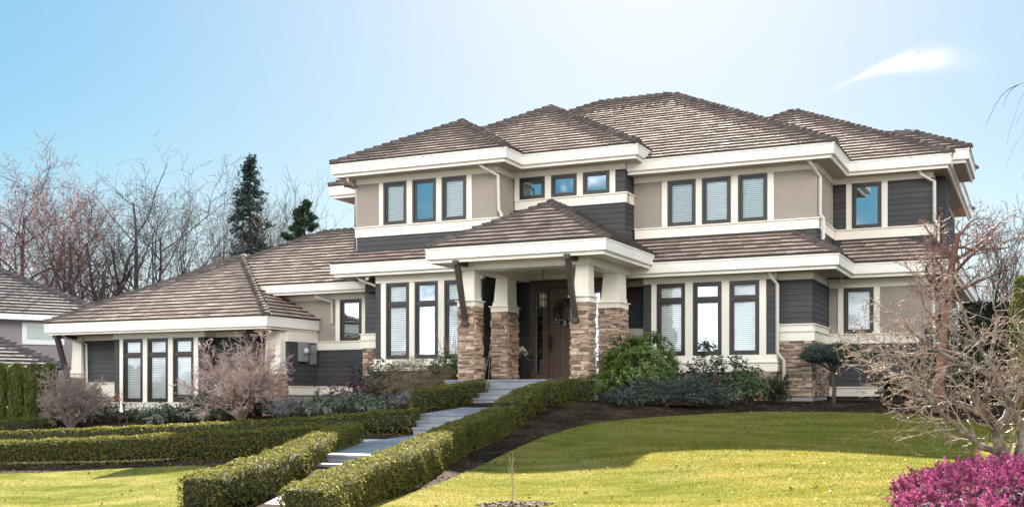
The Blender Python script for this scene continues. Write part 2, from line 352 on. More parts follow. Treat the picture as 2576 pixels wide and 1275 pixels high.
def sweep(mb, pts, prof, closed=False):
    """profile (outward offset, z) swept along a plan polyline with mitred corners; outward is to the right of travel"""
    n = len(pts); nrm = []
    for i in range(n - 1):
        ux, uy = pts[i + 1][0] - pts[i][0], pts[i + 1][1] - pts[i][1]; L = math.hypot(ux, uy); nrm.append((uy / L, -ux / L))
    n0 = len(mb.v); k = len(prof)
    for i in range(n):
        a = nrm[max(i - 1, 0)]; b = nrm[min(i, n - 2)]
        m = Vector((a[0] + b[0], a[1] + b[1])); m.normalize(); sc = 1 / max(0.3, m.x * a[0] + m.y * a[1])
        for o, z in prof: mb.v.append((pts[i][0] + m.x * o * sc, pts[i][1] + m.y * o * sc, z))
    for i in range(n - 1):
        for j in range(k):
            a = n0 + i * k + j; b = n0 + i * k + (j + 1) % k; mb.f.append((a, a + k, b + k, b))
    mb.f.append(tuple(n0 + j for j in range(k))); mb.f.append(tuple(n0 + (n - 1) * k + j for j in reversed(range(k))))
def fascia(pts, zt, h1=0.27, h2=0.36, par=None):
    mb = MB()
    prof = [(0.018, zt), (0.018, zt - 0.035), (0, zt - 0.04), (0, zt - h1), (-0.075, zt - h1 - 0.012), (-0.075, zt - h2), (-0.12, zt - h2), (-0.12, zt - 0.02), (-0.02, zt - 0.012)]
    sweep(mb, pts, prof); return mb.build('fascia', FASC, par or house)
def soffit(polys, z, par=None):
    mb = MB()
    for x0, x1, y0, y1 in polys: mb.box(x0, x1, y0, y1, z, z + 0.02)
    # grooves of the boards
    return mb.build('soffit', SOFF, par or house)
def clip(poly, a, b, c):            # keep a*u+b*v+c >= 0
    out = []
    for i in range(len(poly)):
        p, q = poly[i], poly[(i + 1) % len(poly)]; dp = a * p[0] + b * p[1] + c; dq = a * q[0] + b * q[1] + c
        if dp >= 0: out.append(p)
        if (dp >= 0) != (dq >= 0):
            t = dp / (dp - dq); out.append((p[0] + (q[0] - p[0]) * t, p[1] + (q[1] - p[1]) * t))
    return out
def tile_plane(mb, poly3, e=0.26, w=0.32, tiles=True):
    P = [Vector(p) for p in poly3]; o = P[0]; u = (P[1] - P[0]).normalized(); nrm = None
    for q in P[2:]:
        c = u.cross(q - o)
        if c.length > 1e-6: nrm = c.normalized(); break
    if nrm.z < 0: nrm = -nrm
    v = nrm.cross(u)
    if v.z < 0: v = -v
    p2 = [((q - o).dot(u), (q - o).dot(v)) for q in P]
    area = sum(p2[i][0] * p2[(i + 1) % len(p2)][1] - p2[(i + 1) % len(p2)][0] * p2[i][1] for i in range(len(p2)))
    if area < 0: p2 = p2[::-1]
    W = lambda a, b, h: tuple(o + u * a + v * b + nrm * h)
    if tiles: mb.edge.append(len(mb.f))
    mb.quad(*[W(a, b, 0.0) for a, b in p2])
    if not tiles: return
    edges = []
    for i in range(len(p2)):
        (x0, y0), (x1, y1) = p2[i], p2[(i + 1) % len(p2)]; edges.append((-(y1 - y0), x1 - x0, (y1 - y0) * x0 - (x1 - x0) * y0))
    vmax = max(b for a, b in p2); umin = min(a for a, b in p2); umax = max(a for a, b in p2)
    nrow = int(vmax / e) + 1
    for r in range(nrow):
        v0 = r * e; v1 = v0 + e; a = umin - (r % 2) * w * 0.5 - rng.uniform(0, 0.1)
        while a < umax:
            ww = w * rng.uniform(0.8, 1.2); dv = rng.uniform(-0.012, 0.012); q = [(a + .003, v0 + dv), (a + ww - .003, v0 + dv), (a + ww - .003, v1 + 0.02), (a + .003, v1 + 0.02)]
            for (x, y, c) in edges:
                q = clip(q, x, y, c)
                if len(q) < 3: break
            a += ww
            if len(q) < 3: continue
            hb = 0.060 + rng.uniform(-0.005, 0.005)
            hh = lambda b: max(0.006, hb + (0.010 - hb) * (b - v0) / e)
            n0 = len(mb.v); k = len(q)
            mb.v += [W(x, y, hh(y)) for x, y in q] + [W(x, y, -0.002) for x, y in q]
            mb.f.append(tuple(n0 + i for i in range(k)))
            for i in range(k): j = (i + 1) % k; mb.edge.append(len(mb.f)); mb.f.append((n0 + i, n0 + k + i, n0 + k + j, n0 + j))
def caps(mb, lo, hi, e=0.27, w=0.135):
    a, b = Vector(lo), Vector(hi); L = (b - a).length; t = (b - a) / L; s = t.cross(Vector((0, 0, 1))).normalized(); n = s.cross(t)
    if n.z < 0: n = -n
    d = 0
    while d < L - 0.05:
        e1 = min(d + e * 1.12, L + 0.05); h0, h1 = 0.135, 0.085; drop = 0.085
        def ring(dd, h): c = a + t * dd; return [c - s * w + n * (h - drop), c - s * w * .35 + n * (h - .012), c + s * w * .35 + n * (h - .012), c + s * w + n * (h - drop), c + s * w + n * (h - drop - .05), c - s * w + n * (h - drop - .05)]
        A, B = ring(d, h0 + rng.uniform(-.008, .008)), ring(e1, h1); n0 = len(mb.v); mb.v += [tuple(p) for p in A + B]
        mb.f.append(tuple(n0 + i for i in range(6))); mb.f.append(tuple(n0 + 6 + i for i in reversed(range(6))))
        for i in range(6): j = (i + 1) % 6; mb.f.append((n0 + i, n0 + 6 + i, n0 + 6 + j, n0 + j))
        d += e
def hip_roof(x0, x1, y0, y1, z, pitch=PITCH, faces='FR', par=None, ridge_vis=True, capset='FL FR', e=0.26, left_hip=True, xr=None):
    """hip roof over a rectangle; tiled on the faces named (F front, R right, L left, B back)"""
    par = par or house; w, d = x1 - x0, y1 - y0; mb = MB(); cp = MB(); z += 0.01
    A, B, C, D = (x0, y0, z), (x1, y0, z), (x1, y1, z), (x0, y1, z)
    if w <= d:
        h = w / 2; r0 = ((x0 + x1) / 2, y0 + h, z + h * pitch); r1 = ((x0 + x1) / 2, y1 - h, z + h * pitch)
        F, Rr, Bk, Lf = [A, B, r0], [B, C, r1, r0], [C, D, r1], [D, A, r0, r1]; hl, hr = r0, r0
    else:
        h = d / 2; r0 = (x0 + h, y0 + h, z + h * pitch); r1 = (x1 - h, y0 + h, z + h * pitch)
        F, Rr, Bk, Lf = [A, B, r1, r0], [B, C, r1], [C, D, r0, r1], [D, A, r0]; hl, hr = r0, r1
    for key, pl in (('F', F), ('R', Rr), ('B', Bk), ('L', Lf)): tile_plane(mb, pl, tiles=(key in faces), e=e)
    caps(cp, A, hl); caps(cp, B, hr)
    if w > d or d - w > 0.3: caps(cp, r0, r1)
    caps(cp, C, r1); caps(cp, D, r1 if w <= d else r0)
    o = mb.build('roof', TILE, par); cp.build('ridge_cap', CAPM, o); return o
# ---- body of the house (dark cores behind the cladding)
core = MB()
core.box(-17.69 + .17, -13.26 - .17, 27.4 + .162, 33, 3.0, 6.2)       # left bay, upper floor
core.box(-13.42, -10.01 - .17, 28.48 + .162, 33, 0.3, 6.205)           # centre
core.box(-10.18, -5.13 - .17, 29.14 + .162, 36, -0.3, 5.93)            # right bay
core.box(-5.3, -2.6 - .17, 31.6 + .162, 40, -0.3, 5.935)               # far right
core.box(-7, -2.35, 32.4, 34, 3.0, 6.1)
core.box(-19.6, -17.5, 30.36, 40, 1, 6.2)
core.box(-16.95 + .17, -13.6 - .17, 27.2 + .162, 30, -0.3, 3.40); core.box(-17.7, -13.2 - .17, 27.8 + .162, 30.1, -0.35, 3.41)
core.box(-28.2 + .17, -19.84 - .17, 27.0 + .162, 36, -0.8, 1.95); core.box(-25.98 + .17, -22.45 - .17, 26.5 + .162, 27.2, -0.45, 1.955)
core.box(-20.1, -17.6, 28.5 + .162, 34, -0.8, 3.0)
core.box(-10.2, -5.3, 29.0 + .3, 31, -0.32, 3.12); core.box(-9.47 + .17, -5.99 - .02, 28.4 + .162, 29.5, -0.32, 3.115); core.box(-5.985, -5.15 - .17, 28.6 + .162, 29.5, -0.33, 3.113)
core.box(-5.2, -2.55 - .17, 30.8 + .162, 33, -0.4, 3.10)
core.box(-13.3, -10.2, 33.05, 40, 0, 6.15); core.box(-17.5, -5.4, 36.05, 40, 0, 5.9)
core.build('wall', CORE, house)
# ---- upper left bay (A)
yA = 27.4; XL, XR = -17.69, -13.26
panel('frieze_board', TRIM, (XL, yA), (XR, yA), 6.035, 6.22, 0.022)
panel('stucco_panel', STUC, (XL, yA), (-16.96, yA), 4.81, 6.03)
panel('stucco_panel', STUC, (-14.02, yA), (XR, yA), 4.81, 6.03)
windows_row(yA, [(-16.81, -16.06), (-15.87, -15.12), (-14.94, -14.18)], 4.83, 6.03, -16.96, -14.02, None, ['white', None, 'white'])
belt((XL, yA), (XR, yA), 4.53, 4.82)
siding_part((XL, yA), (XR, yA), 3.55, 4.52)
panel('frieze_board', TRIM, (XR, yA + .004), (XR, 28.475), 6.035, 6.22, 0.022, -0.15)
panel('stucco_panel', STUC, (XR, yA + .004), (XR, 28.46), 4.83, 6.03, -0.001, -0.15)
belt((XR, yA + .09), (XR, 28.4), 4.53, 4.82, e0=0.0, e1=0)
siding_part((XR - .002, yA + .022), (XR - .002, 28.46), 3.6, 4.52)
panel('frieze_board', TRIM, (XL, 32), (XL, yA), 6.035, 6.22, 0.022); panel('siding', SIDE, (XL, 32), (XL, yA + .01), 3.4, 6.03, 0.0)
# ---- centre (B) upper
yB = 28.48
panel('frieze_board', TRIM, (-13.24, yB), (-10.01, yB), 6.045, 6.22, 0.022)
windows_row(yB, [(-13.08, -12.32), (-12.13, -11.38), (-11.20, -10.44)], 5.44, 6.04, -13.24, -10.28, None, [None, None, None])
siding_part((-10.28, yB), (-10.01, yB), 5.44, 6.04)
belt((-13.22, yB), (-10.01, yB), 5.16, 5.43, e0=0)
siding_part((-13.24, yB), (-10.01, yB), 3.6, 5.155)
siding_part((-10.01 - .002, yB + .022), (-10.01 - .002, 29.2), 5.44, 6.04); siding_part((-10.012, yB + .022), (-10.012, 29.2), 3.6, 5.155)
belt((-10.01, yB + .09), (-10.01, 29.1), 5.16, 5.43, e0=0, e1=0)
panel('frieze_board', TRIM, (-10.012, yB + .004), (-10.012, 29.13), 6.045, 6.22, 0.022, -0.15)
# ---- right bay (C) upper
yC = 29.14; XR = -5.13
panel('frieze_board', TRIM, (-9.985, yC), (XR, yC), 5.755, 5.95, 0.022)
panel('stucco_panel', STUC, (-9.99, yC), (-9.20, yC), 4.51, 5.75); panel('stucco_panel', STUC, (-6.22, yC), (XR, yC), 4.51, 5.75)
windows_row(yC, [(-9.04, -8.27), (-8.10, -7.33), (-7.14, -6.38)], 4.53, 5.75, -9.20, -6.22, None, ['white', 'white', 'white'])
belt((-9.95, yC), (XR, yC), 4.25, 4.525, e0=0); siding_part((-9.985, yC), (XR, yC), 3.7, 4.245)
panel('frieze_board', TRIM, (XR, yC + .004), (XR, 31.58), 5.755, 5.95, 0.022, -0.15)
panel('stucco_panel', STUC, (XR, yC + .004), (XR, 31.59), 4.53, 5.75, -0.001, -0.15)
belt((XR, yC + .09), (XR, 31.5), 4.25, 4.525, e0=0, e1=0); siding_part((XR - .002, yC + .022), (XR - .002, 31.58), 3.6, 4.245)
# ---- far right (D) upper
yD = 31.6; XD = -2.6
panel('frieze_board', TRIM, (-5.11, yD), (XD, yD), 5.755, 5.96, 0.022)
siding_part((-5.11, yD), (-4.79, yD), 4.53, 5.75); siding_part((-3.72, yD), (XD, yD), 4.53, 5.75)
windows_row(yD, [(-4.64, -3.87)], 4.53, 5.75, -4.79, -3.72, None, [None])
belt((-5.09, yD), (XD, yD), 4.25, 4.525, e0=0); siding_part((-5.11, yD), (XD, yD), 3.6, 4.245)
panel('frieze_board', TRIM, (XD, yD + .004), (XD, 40), 5.76, 5.96, 0.022); siding_part((XD - .002, yD + .022), (XD - .002, 40), 2.9, 5.755)
belt((XD, yD + .09), (XD, 40), 4.25, 4.53, e0=0)
panel('siding', SIDE, (-7, 32.4), (-2.35, 32.4), 5.0, 6.1, 0.03)
# ---- rear left wing behind the left bay
siding_part((-19.6, 30.2), (-17.7, 30.2), 2.9, 6.0); panel('frieze_board', TRIM, (-19.6, 30.2), (-17.7, 30.2), 6.0, 6.2, 0.022)
belt((-19.6, 30.2), (-17.7, 30.2), 4.02, 4.3)
# ---- eaves and roofs, upper
fascia([(-18.18, 32), (-18.18, 26.8), (-12.71, 26.8), (-12.71, 27.88), (-9.46, 27.88), (-9.46, 29.6)], 6.55)
fascia([(-9.98, 28.54), (-4.62, 28.54), (-4.62, 31.1), (-2.11, 31.1), (-2.11, 41)], 6.26)
fascia([(-8, 31.65), (-1.71, 31.65), (-1.71, 34.8)], 6.46)
fascia([(-20.15, 40), (-20.15, 29.6), (-17.7, 29.6)], 6.55)
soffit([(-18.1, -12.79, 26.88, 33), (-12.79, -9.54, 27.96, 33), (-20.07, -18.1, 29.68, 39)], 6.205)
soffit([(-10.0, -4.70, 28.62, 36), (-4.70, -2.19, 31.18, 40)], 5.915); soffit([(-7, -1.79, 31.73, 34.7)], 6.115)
hip_roof(-18.18, -12.71, 26.8, 38, 6.55, faces='FR')
hip_roof(-17.98, -9.46, 27.88, 41, 6.55, faces='FR')
hip_roof(-18.85, -4.62, 28.54, 40.3, 6.26, faces='FR')
hip_roof(-12.0, -2.11, 31.1, 41, 6.25, faces='FR')
hip_roof(-8.0, -1.71, 31.65, 34.8, 6.46, faces='FR')
hip_roof(-20.15, -13, 29.6, 40, 6.55, faces='FL')
# ---- lower left (A')
y1 = 27.2; y2 = 27.8
panel('frieze_board', TRIM, (-16.95, y1), (-13.6, y1), 3.18, 3.40, 0.022)
siding_part((-16.95, y1), (-16.77, y1), 1.06, 3.175); siding_part((-13.80, y1), (-13.6, y1), 1.06, 3.175)
windows_row(y1, [(-16.60, -15.86), (-15.68, -14.95), (-14.75, -14.0)], 1.06, 3.175, -16.77, -13.80, 2.53, ['open', None, 'open'])
sill2((-16.98, y1), (-13.58, y1), 0.73, 0.89, 1.055)
siding_part((-13.60, y1 + .022), (-13.60, y2), 1.06, 3.175); siding_part((-16.95, y2), (-16.95, y1 + .022), 1.06, 3.175)
panel('foundation', CONC, (-16.95, y1), (-13.6, y1), -0.5, 0.725, -0.03)
panel('frieze_board', TRIM, (-17.7, y2), (-16.9, y2), 3.2, 3.41, 0.022)
siding_part((-17.68, y2), (-16.95, y2), 1.83, 3.195); belt((-17.72, y2 - .06), (-16.96, y2 - .06), 1.66, 1.82, e1=0); belt((-17.72, y2 - .04), (-16.96, y2 - .04), 1.40, 1.655, e0=0.07, e1=0)
stone_part([((-17.73, y2 - .03), (-16.96, y2 - .03), -0.4, 1.395)])
panel('frieze_board', TRIM, (-13.6, y2), (-13.14, y2), 3.2, 3.41, 0.022); siding_part((-13.6, y2), (-13.14, y2), 1.83, 3.195)
belt((-13.58, y2 - .05), (-13.14, y2 - .05), 1.62, 1.82, e0=0); belt((-13.58, y2 - .04), (-13.14, y2 - .04), 1.38, 1.615, e0=0); stone_part([((-13.6, y2 - .03), (-13.14, y2 - .03), -0.3, 1.375)])
fascia([(-18.2, 28.3), (-18.2, 26.8), (-13.0, 26.8)], 3.735)
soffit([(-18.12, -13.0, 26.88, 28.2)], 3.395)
mb = MB(); tile_plane(mb, [(-18.2, 26.8, 3.745), (-13, 26.8, 3.745), (-13, 28.6, 3.745 + 1.8 * PITCH), (-16.4, 28.6, 3.745 + 1.8 * PITCH)])
tile_plane(mb, [(-18.2, 30.4, 3.745), (-18.2, 26.8, 3.745), (-16.4, 28.6, 3.745 + 1.8 * PITCH)]); mb.build('roof', TILE, house)
# ---- link wall (W)
yW = 28.5
panel('frieze_board', TRIM, (-21.4, yW), (-17.7, yW), 2.91, 3.10, 0.022)
panel('stucco_panel', STUC, (-20.9, yW), (-19.16, yW), 1.67, 2.905)
windows_row(yW, [(-19.0, -18.24)], 1.68, 2.905, -19.16, -17.7, None, [None])
belt((-19.82, yW), (-17.7, yW), 1.41, 1.67, e0=0, e1=0); siding_part((-19.84, yW), (-17.7, yW), 0.33, 1.405)
belt((-19.82, yW), (-17.7, yW), 0.06, 0.325, e0=0, e1=0); panel('foundation', CONC, (-19.84, yW), (-17.7, yW), -0.9, 0.055, -0.01)
fascia([(-25.0, 27.9), (-17.72, 27.9)], 3.36, 0.22, 0.30)
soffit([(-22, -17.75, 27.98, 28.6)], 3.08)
hip_roof(-25.75, -12.9, 27.9, 35.7, 3.36, faces='F')
# ---- garage wing (G)
yG, yg = 26.5, 27.0
panel('frieze_board', TRIM, (-25.98, yG), (-22.45, yG), 1.78, 1.945, 0.022); panel('frieze_board', TRIM, (-22.45, yG + .004), (-22.45, yg), 1.781, 1.945, 0.022, -0.15)
siding_part((-25.95, yG), (-25.74, yG), -0.15, 1.775); siding_part((-22.67, yG), (-22.45, yG), -0.15, 1.775); siding_part((-22.452, yG + .022), (-22.452, yg), -0.15, 1.775)
windows_row(yG, [(-25.59, -24.81), (-24.62, -23.82), (-23.62, -22.84)], -0.15, 1.775, -25.74, -22.67, 1.24, ['open', 'open', 'open'])
belt((-25.95, yG), (-22.47, yG), -0.45, -0.155); panel('foundation', mat('brown_brick', (0.13, 0.065, 0.05), 0.85, noise=0.3, nscale=12), (-25.95, yG), (-22.47, yG), -1.0, -0.455, -0.02)
panel('frieze_board', TRIM, (-28.2, yg), (-25.98, yg), 1.79, 1.944, 0.022); panel('frieze_board', TRIM, (-22.45, yg), (-19.84, yg), 1.79, 1.944, 0.022)
siding_part((-27.72, yg), (-25.97, yg), 0.47, 1.785); siding_part((-22.45, yg), (-20.98, yg), 0.40, 1.785)
belt((-27.7, yg), (-26.0, yg), 0.02, 0.465, e0=0, e1=0); belt((-22.44, yg), (-20.9, yg), 0.02, 0.395, e0=0, e1=0)
stone_part([((-27.75, yg), (-25.98, yg), -1.0, 0.015)]); stone_part([((-22.45, yg), (-20.98, yg), -1.0, 0.015)])
panel('frieze_board', TRIM, (-19.842, yg), (-19.842, yW), 1.62, 1.943, 0.022); siding_part((-19.842, yg + .03), (-19.842, yW), 0.33, 1.615)
belt((-19.842, yg + .1), (-19.842, yW), 0.06, 0.325, e0=0, e1=0); panel('foundation', CONC, (-19.842, yg + .1), (-19.842, yW), -0.9, 0.055, -0.012)
def pillar(x0, x1, y0, y1, zb, zc, zt, name='pillar'):
    """square pillar: stone base, cream cap and tapering cream shaft"""
    mb = MB(); mb.frustum((x0 + .03, x1 - .01, y0 + .02, y1 - .02), zc + .151, (x0 + .09, x1 - .02, y0 + .05, y1 - .04), zt)
    mb.frustum((x0 + .01, x1 + .0, y0 + .01, y1 - .01), zc + .15, (x0 + .01, x1, y0 + .01, y1 - .01), zc + .25)
    p = mb.build(name, TRIM, house)
    c = MB(); c.box(x0 - .03, x1 + .03, y0 - .03, y1 + .03, zc, zc + .125); c.box(x0 - .07, x1 + .07, y0 - .07, y1 + .07, zc + .125, zc + .149); c.build('cap', TRIM, p)
    s = MB()
    for a, b in (((x0, y0), (x1, y0)), ((x1, y0), (x1, y1)), ((x1, y1), (x0, y1)), ((x0, y1), (x0, y0))): stonework(s, a, b, zb, zc - .001)
    s.box(x0 + .001, x1 - .001, y0 + .001, y1 - .001, zb, zc - .003)
    s.build('stone_base', STONE, p); return p
pillar(-28.2, -27.72, 26.85, 27.3, -1.0, 0.62, 1.93); pillar(-20.5, -19.9, 26.75, 27.3, -0.9, 0.66, 1.93)
def bracket(x, yt, yb, zt, zb, w=0.10):
    mb = MB(); mb.box(x - w * .8, x + w * .8, yt - .06, yb + .3, zt - .05, zt + .06)
    mb.box8([(x - w * .75, yb - .05, zb), (x + w * .75, yb - .05, zb), (x + w * .75, yb + .04, zb), (x - w * .75, yb + .04, zb), (x - w * .75, yt, zt - .051), (x + w * .75, yt, zt - .051), (x + w * .75, yt + .12, zt - .051), (x - w * .75, yt + .12, zt - .051)])
    mb.box(x - w, x + w, yb - .09, yb + .05, zb - .09, zb + .03)
    return mb.build('bracket', BRAK, house)
bracket(-28.0, 26.1, 26.75, 1.89, 0.1); bracket(-20.65, 26.1, 26.68, 1.89, 0.0)
fascia([(-28.28, 34), (-28.28, 25.9), (-19.72, 25.9), (-19.72, 28.45)], 2.28, 0.28, 0.35)
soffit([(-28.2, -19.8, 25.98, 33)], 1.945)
hip_roof(-28.28, -19.72, 25.9, 37, 2.28, faces='FR')
mb = MB(); mb.quad((-21.40, 27.86, 3.36), (-21.26, 27.86, 3.36), (-23.2, 29.9, 4.32), (-23.34, 29.9, 4.32))
# valley flashing between the garage roof and the link roof
def rzG(x): return 2.29 + (-19.72 - x) * PITCH
vf = MB()
for t0, t1 in ((0, 1),):
    xa, ya = -21.70, 27.9; xb = -24.0 + .05; 
    za = rzG(xa); zb = rzG(xb); yb = 27.9 + (zb - 3.36) / PITCH
    vf.quad((xa - .10, ya, za + .10), (xa + .13, ya + .05, za + .04), (xb + .13, yb + .05, zb + .04), (xb - .10, yb, zb + .10))
vf.build('valley_flashing', VALLEY, house)
# ---- lower right (C')
y1 = 28.4
panel('frieze_board', TRIM, (-9.47, y1), (-5.99, y1), 2.945, 3.13, 0.022)
siding_part((-9.47, y1), (-9.25, y1), 1.06, 2.94); siding_part((-6.25, y1), (-6.02, y1), 1.06, 2.94)
windows_row(y1, [(-9.10, -8.34), (-8.13, -7.38), (-7.18, -6.42)], 1.07, 2.94, -9.25, -6.25, 2.45, ['open', None, 'white'])
sill2((-9.5, y1), (-5.98, y1), 0.64, 0.89, 1.065); siding_part((-9.47, 29), (-9.47, y1 + .022), 1.06, 2.94)
stone_part([((-9.47, y1 + .03), (-5.99, y1 + .03), -0.45, 0.635)])
yP = 28.6
panel('frieze_board', TRIM, (-5.99, yP), (-5.15, yP), 2.93, 3.13, 0.022); siding_part((-5.99, yP), (-5.15, yP), 1.83, 2.925)
belt((-5.96, yP), (-5.15, yP), 1.66, 1.825, e0=0, e1=0.03); belt((-5.96, yP + .01), (-5.15, yP + .01), 1.40, 1.655, e0=0, e1=0.06)
panel('frieze_board', TRIM, (-5.15, yP + .004), (-5.15, 30.78), 2.93, 3.13, 0.022, -0.15); siding_part((-5.152, yP + .022), (-5.152, 30.8), 1.83, 2.925)
belt((-5.15, yP + .09), (-5.15, 30.72), 1.66, 1.825, e0=0, e1=0); belt((-5.15, yP + .09), (-5.15, 30.72), 1.40, 1.655, e0=0, e1=0)
stone_part([((-5.99, yP), (-5.15, yP), 0.02, 1.395), ((-5.15, yP), (-5.15, 30.8), 0.02, 1.395)])
panel('foundation', CONC, (-5.99, yP), (-5.15, yP), -0.6, 0.018, -0.01); panel('foundation', CONC, (-5.15, yP + .004), (-5.15, 30.8), -0.6, 0.018, -0.012, -0.1)
yS = 29.0
panel('frieze_board', TRIM, (-10.3, yS), (-9.47, yS), 2.97, 3.14, 0.022); siding_part((-10.3, yS), (-9.47, yS), 1.84, 2.965); belt((-10.3, yS), (-9.5, yS), 1.55, 1.835, e0=0, e1=0); stone_part([((-10.3, yS), (-9.47, yS), -0.3, 1.545)])
fascia([(-10.04, 27.9), (-4.40, 27.9), (-4.40, 30.3), (-1.96, 30.3), (-1.96, 41)], 3.45)
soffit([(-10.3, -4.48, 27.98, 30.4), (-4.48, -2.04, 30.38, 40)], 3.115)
mb = MB(); cp = MB(); z = 3.46; t = 1.3
tile_plane(mb, [(-10.04, 27.9, z), (-4.40, 27.9, z), (-4.40 - t, 27.9 + t, z + t * PITCH), (-10.04, 27.9 + t, z + t * PITCH)])
tile_plane(mb, [(-4.40, 27.9, z), (-4.40, 31.7, z), (-4.40 - .8, 31.7, z + .8 * PITCH), (-4.40 - t, 31.0, z + t * PITCH), (-4.40 - t, 27.9 + t, z + t * PITCH)])
tile_plane(mb, [(-4.9, 30.3, z), (-1.96, 30.3, z), (-1.96 - t, 30.3 + t, z + t * PITCH), (-4.9, 30.3 + t, z + t * PITCH)])
tile_plane(mb, [(-1.96, 30.3, z), (-1.96, 41, z), (-1.96 - t, 41, z + t * PITCH), (-1.96 - t, 30.3 + t, z + t * PITCH)])
caps(cp, (-4.40, 27.9, z), (-4.40 - t, 27.9 + t, z + t * PITCH))
o = mb.build('roof', TILE, house); cp.build('ridge_cap', CAPM, o); cp = MB(); caps(cp, (-1.96, 30.3, z), (-2.6, 30.94, z + .64 * PITCH)); cp.build('ridge_cap', CAPM, o)
# ---- far right lower (D')
yd = 30.8
panel('frieze_board', TRIM, (-5.12, yd), (-2.55, yd), 2.875, 3.12, 0.022)
panel('stucco_panel', STUC, (-5.12, yd), (-4.88, yd), 1.67, 2.87); panel('stucco_panel', STUC, (-3.82, yd), (-2.55, yd), 1.67, 2.87)
windows_row(yd, [(-4.73, -3.97)], 1.67, 2.87, -4.88, -3.82, None, ['white'])
belt((-5.1, yd), (-2.55, yd), 1.40, 1.665, e0=0); siding_part((-5.12, yd), (-2.55, yd), 0.28, 1.395); belt((-5.1, yd), (-2.55, yd), 0.02, 0.275, e0=0, lip=False)
panel('foundation', MORT, (-5.12, yd), (-2.55, yd), -0.8, 0.015, -0.02)
panel('stucco_panel', STUC, (-2.55, yd + .004), (-2.55, 41), 1.672, 3.1, 0.0); siding_part((-2.552, yd + .02), (-2.552, 41), 0.0, 1.4); belt((-2.55, yd + .09), (-2.55, 41), 1.40, 1.665, e0=0)
# ---- porch
PF = 0.42
pillar(-13.16, -12.73, 25.0, 25.43, -0.35, 2.25, 3.14, 'porch_column'); pillar(-10.13, -9.70, 25.0, 25.43, -0.35, 2.25, 3.14, 'porch_column')
pillar(-13.19, -12.74, 26.95, 27.58, -0.35, 2.25, 3.14, 'porch_column'); pillar(-10.16, -9.64, 26.95, 27.58, -0.35, 2.25, 3.14, 'porch_column')
mb = MB(); mb.box(-13.12, -9.68, 24.98, 25.44, 3.141, 3.335)
mb.box(-13.12, -12.70, 25.441, 28.3, 3.141, 3.334); mb.box(-10.10, -9.68, 25.441, 28.3, 3.141, 3.334); mb.build('porch_beam', TRIM, house)
fascia([(-13.77, 26.8), (-13.77, 24.4), (-9.05, 24.4), (-9.05, 28.0)], 3.65)
mb = MB(); mb.box(-13.69, -9.13, 24.48, 28.45, 3.336, 3.356); mb.build('porch_ceiling', TRIM, house)
hip_roof(-13.77, -9.05, 24.4, 31.5, 3.65, faces='FR')
bracket(-12.95, 24.46, 24.95, 3.27, 1.85, 0.085); bracket(-10.02, 24.46, 24.95, 3.27, 1.85, 0.085)
mb = MB(); mb.box(-13.4, -9.5, 24.85, 28.5, 0.25, PF); mb.build('porch_floor', CONC, house)
yF = 28.48
siding_part((-13.14, yF), (-12.76, yF), PF, 3.14); siding_part((-10.66, yF), (-10.05, yF), PF, 3.14)
panel('frieze_board', TRIM, (-13.14, yF), (-10.05, yF), 3.2, 3.335, 0.02)
mb = MB()                                             # door surround
for a, b in ((-12.76, -12.62), (-12.38, -12.22), (-11.03, -10.90), (-10.70, -10.66)): mb.slab((a, yF), (b, yF), PF, 2.98, -0.16, 0.03)
mb.slab((-12.76, yF), (-10.66, yF), 2.981, 3.19, -0.16, 0.05); mb.build('door_surround', WOODD, house)
mb = MB(); xx = -12.215
for i in range(7):
    mb.slab((xx + i * .169, yF), (xx + i * .169 + .163, yF), PF + .03, 2.975, -0.12, -0.035)
mb.slab((-12.215, yF), (-11.035, yF), PF + .03, 2.975, -0.13, -0.045)
for zc in (0.8, 2.75): 
    for i in range(7): mb.ball((xx + i * .169 + .08, yF + .03, zc), 0.014, 6)
door = mb.build('front_door', WOODD, house)
mb = MB(); mb.box(-12.17, -12.12, yF - .03, yF + .03, 1.25, 1.7); mb.tube([(-12.145, yF - .03, 1.32), (-12.145, yF - .09, 1.34), (-12.145, yF - .09, 1.6), (-12.145, yF - .03, 1.63)], 0.014, 6); mb.build('handle', METAL, door)
for a, b in ((-12.62, -12.38), (-10.90, -10.70)):
    mb = MB(); mb.slab((a, yF), (b, yF), PF + .03, 0.62, -0.12, 0.0); mb.slab((a, yF), (b, yF), 2.88, 2.975, -0.12, 0.0); mb.slab((a - .012, yF), (a + .02, yF), PF + .03, 2.975, -0.12, 0.002); mb.slab((b - .02, yF), (b + .012, yF), PF + .03, 2.975, -0.12, 0.002)
    s = mb.build('sidelight', WOODD, house); g = MB(); g.quad((a, yF + .04, 0.62), (b, yF + .04, 0.62), (b, yF + .04, 2.88), (a, yF + .04, 2.88)); g.build('pane', GLASS, s)
mb = MB(); mb.slab((-12.76, yF), (-10.66, yF), PF + .001, PF + .03, -0.1, 0.12); mb.build('threshold', GREY, house)
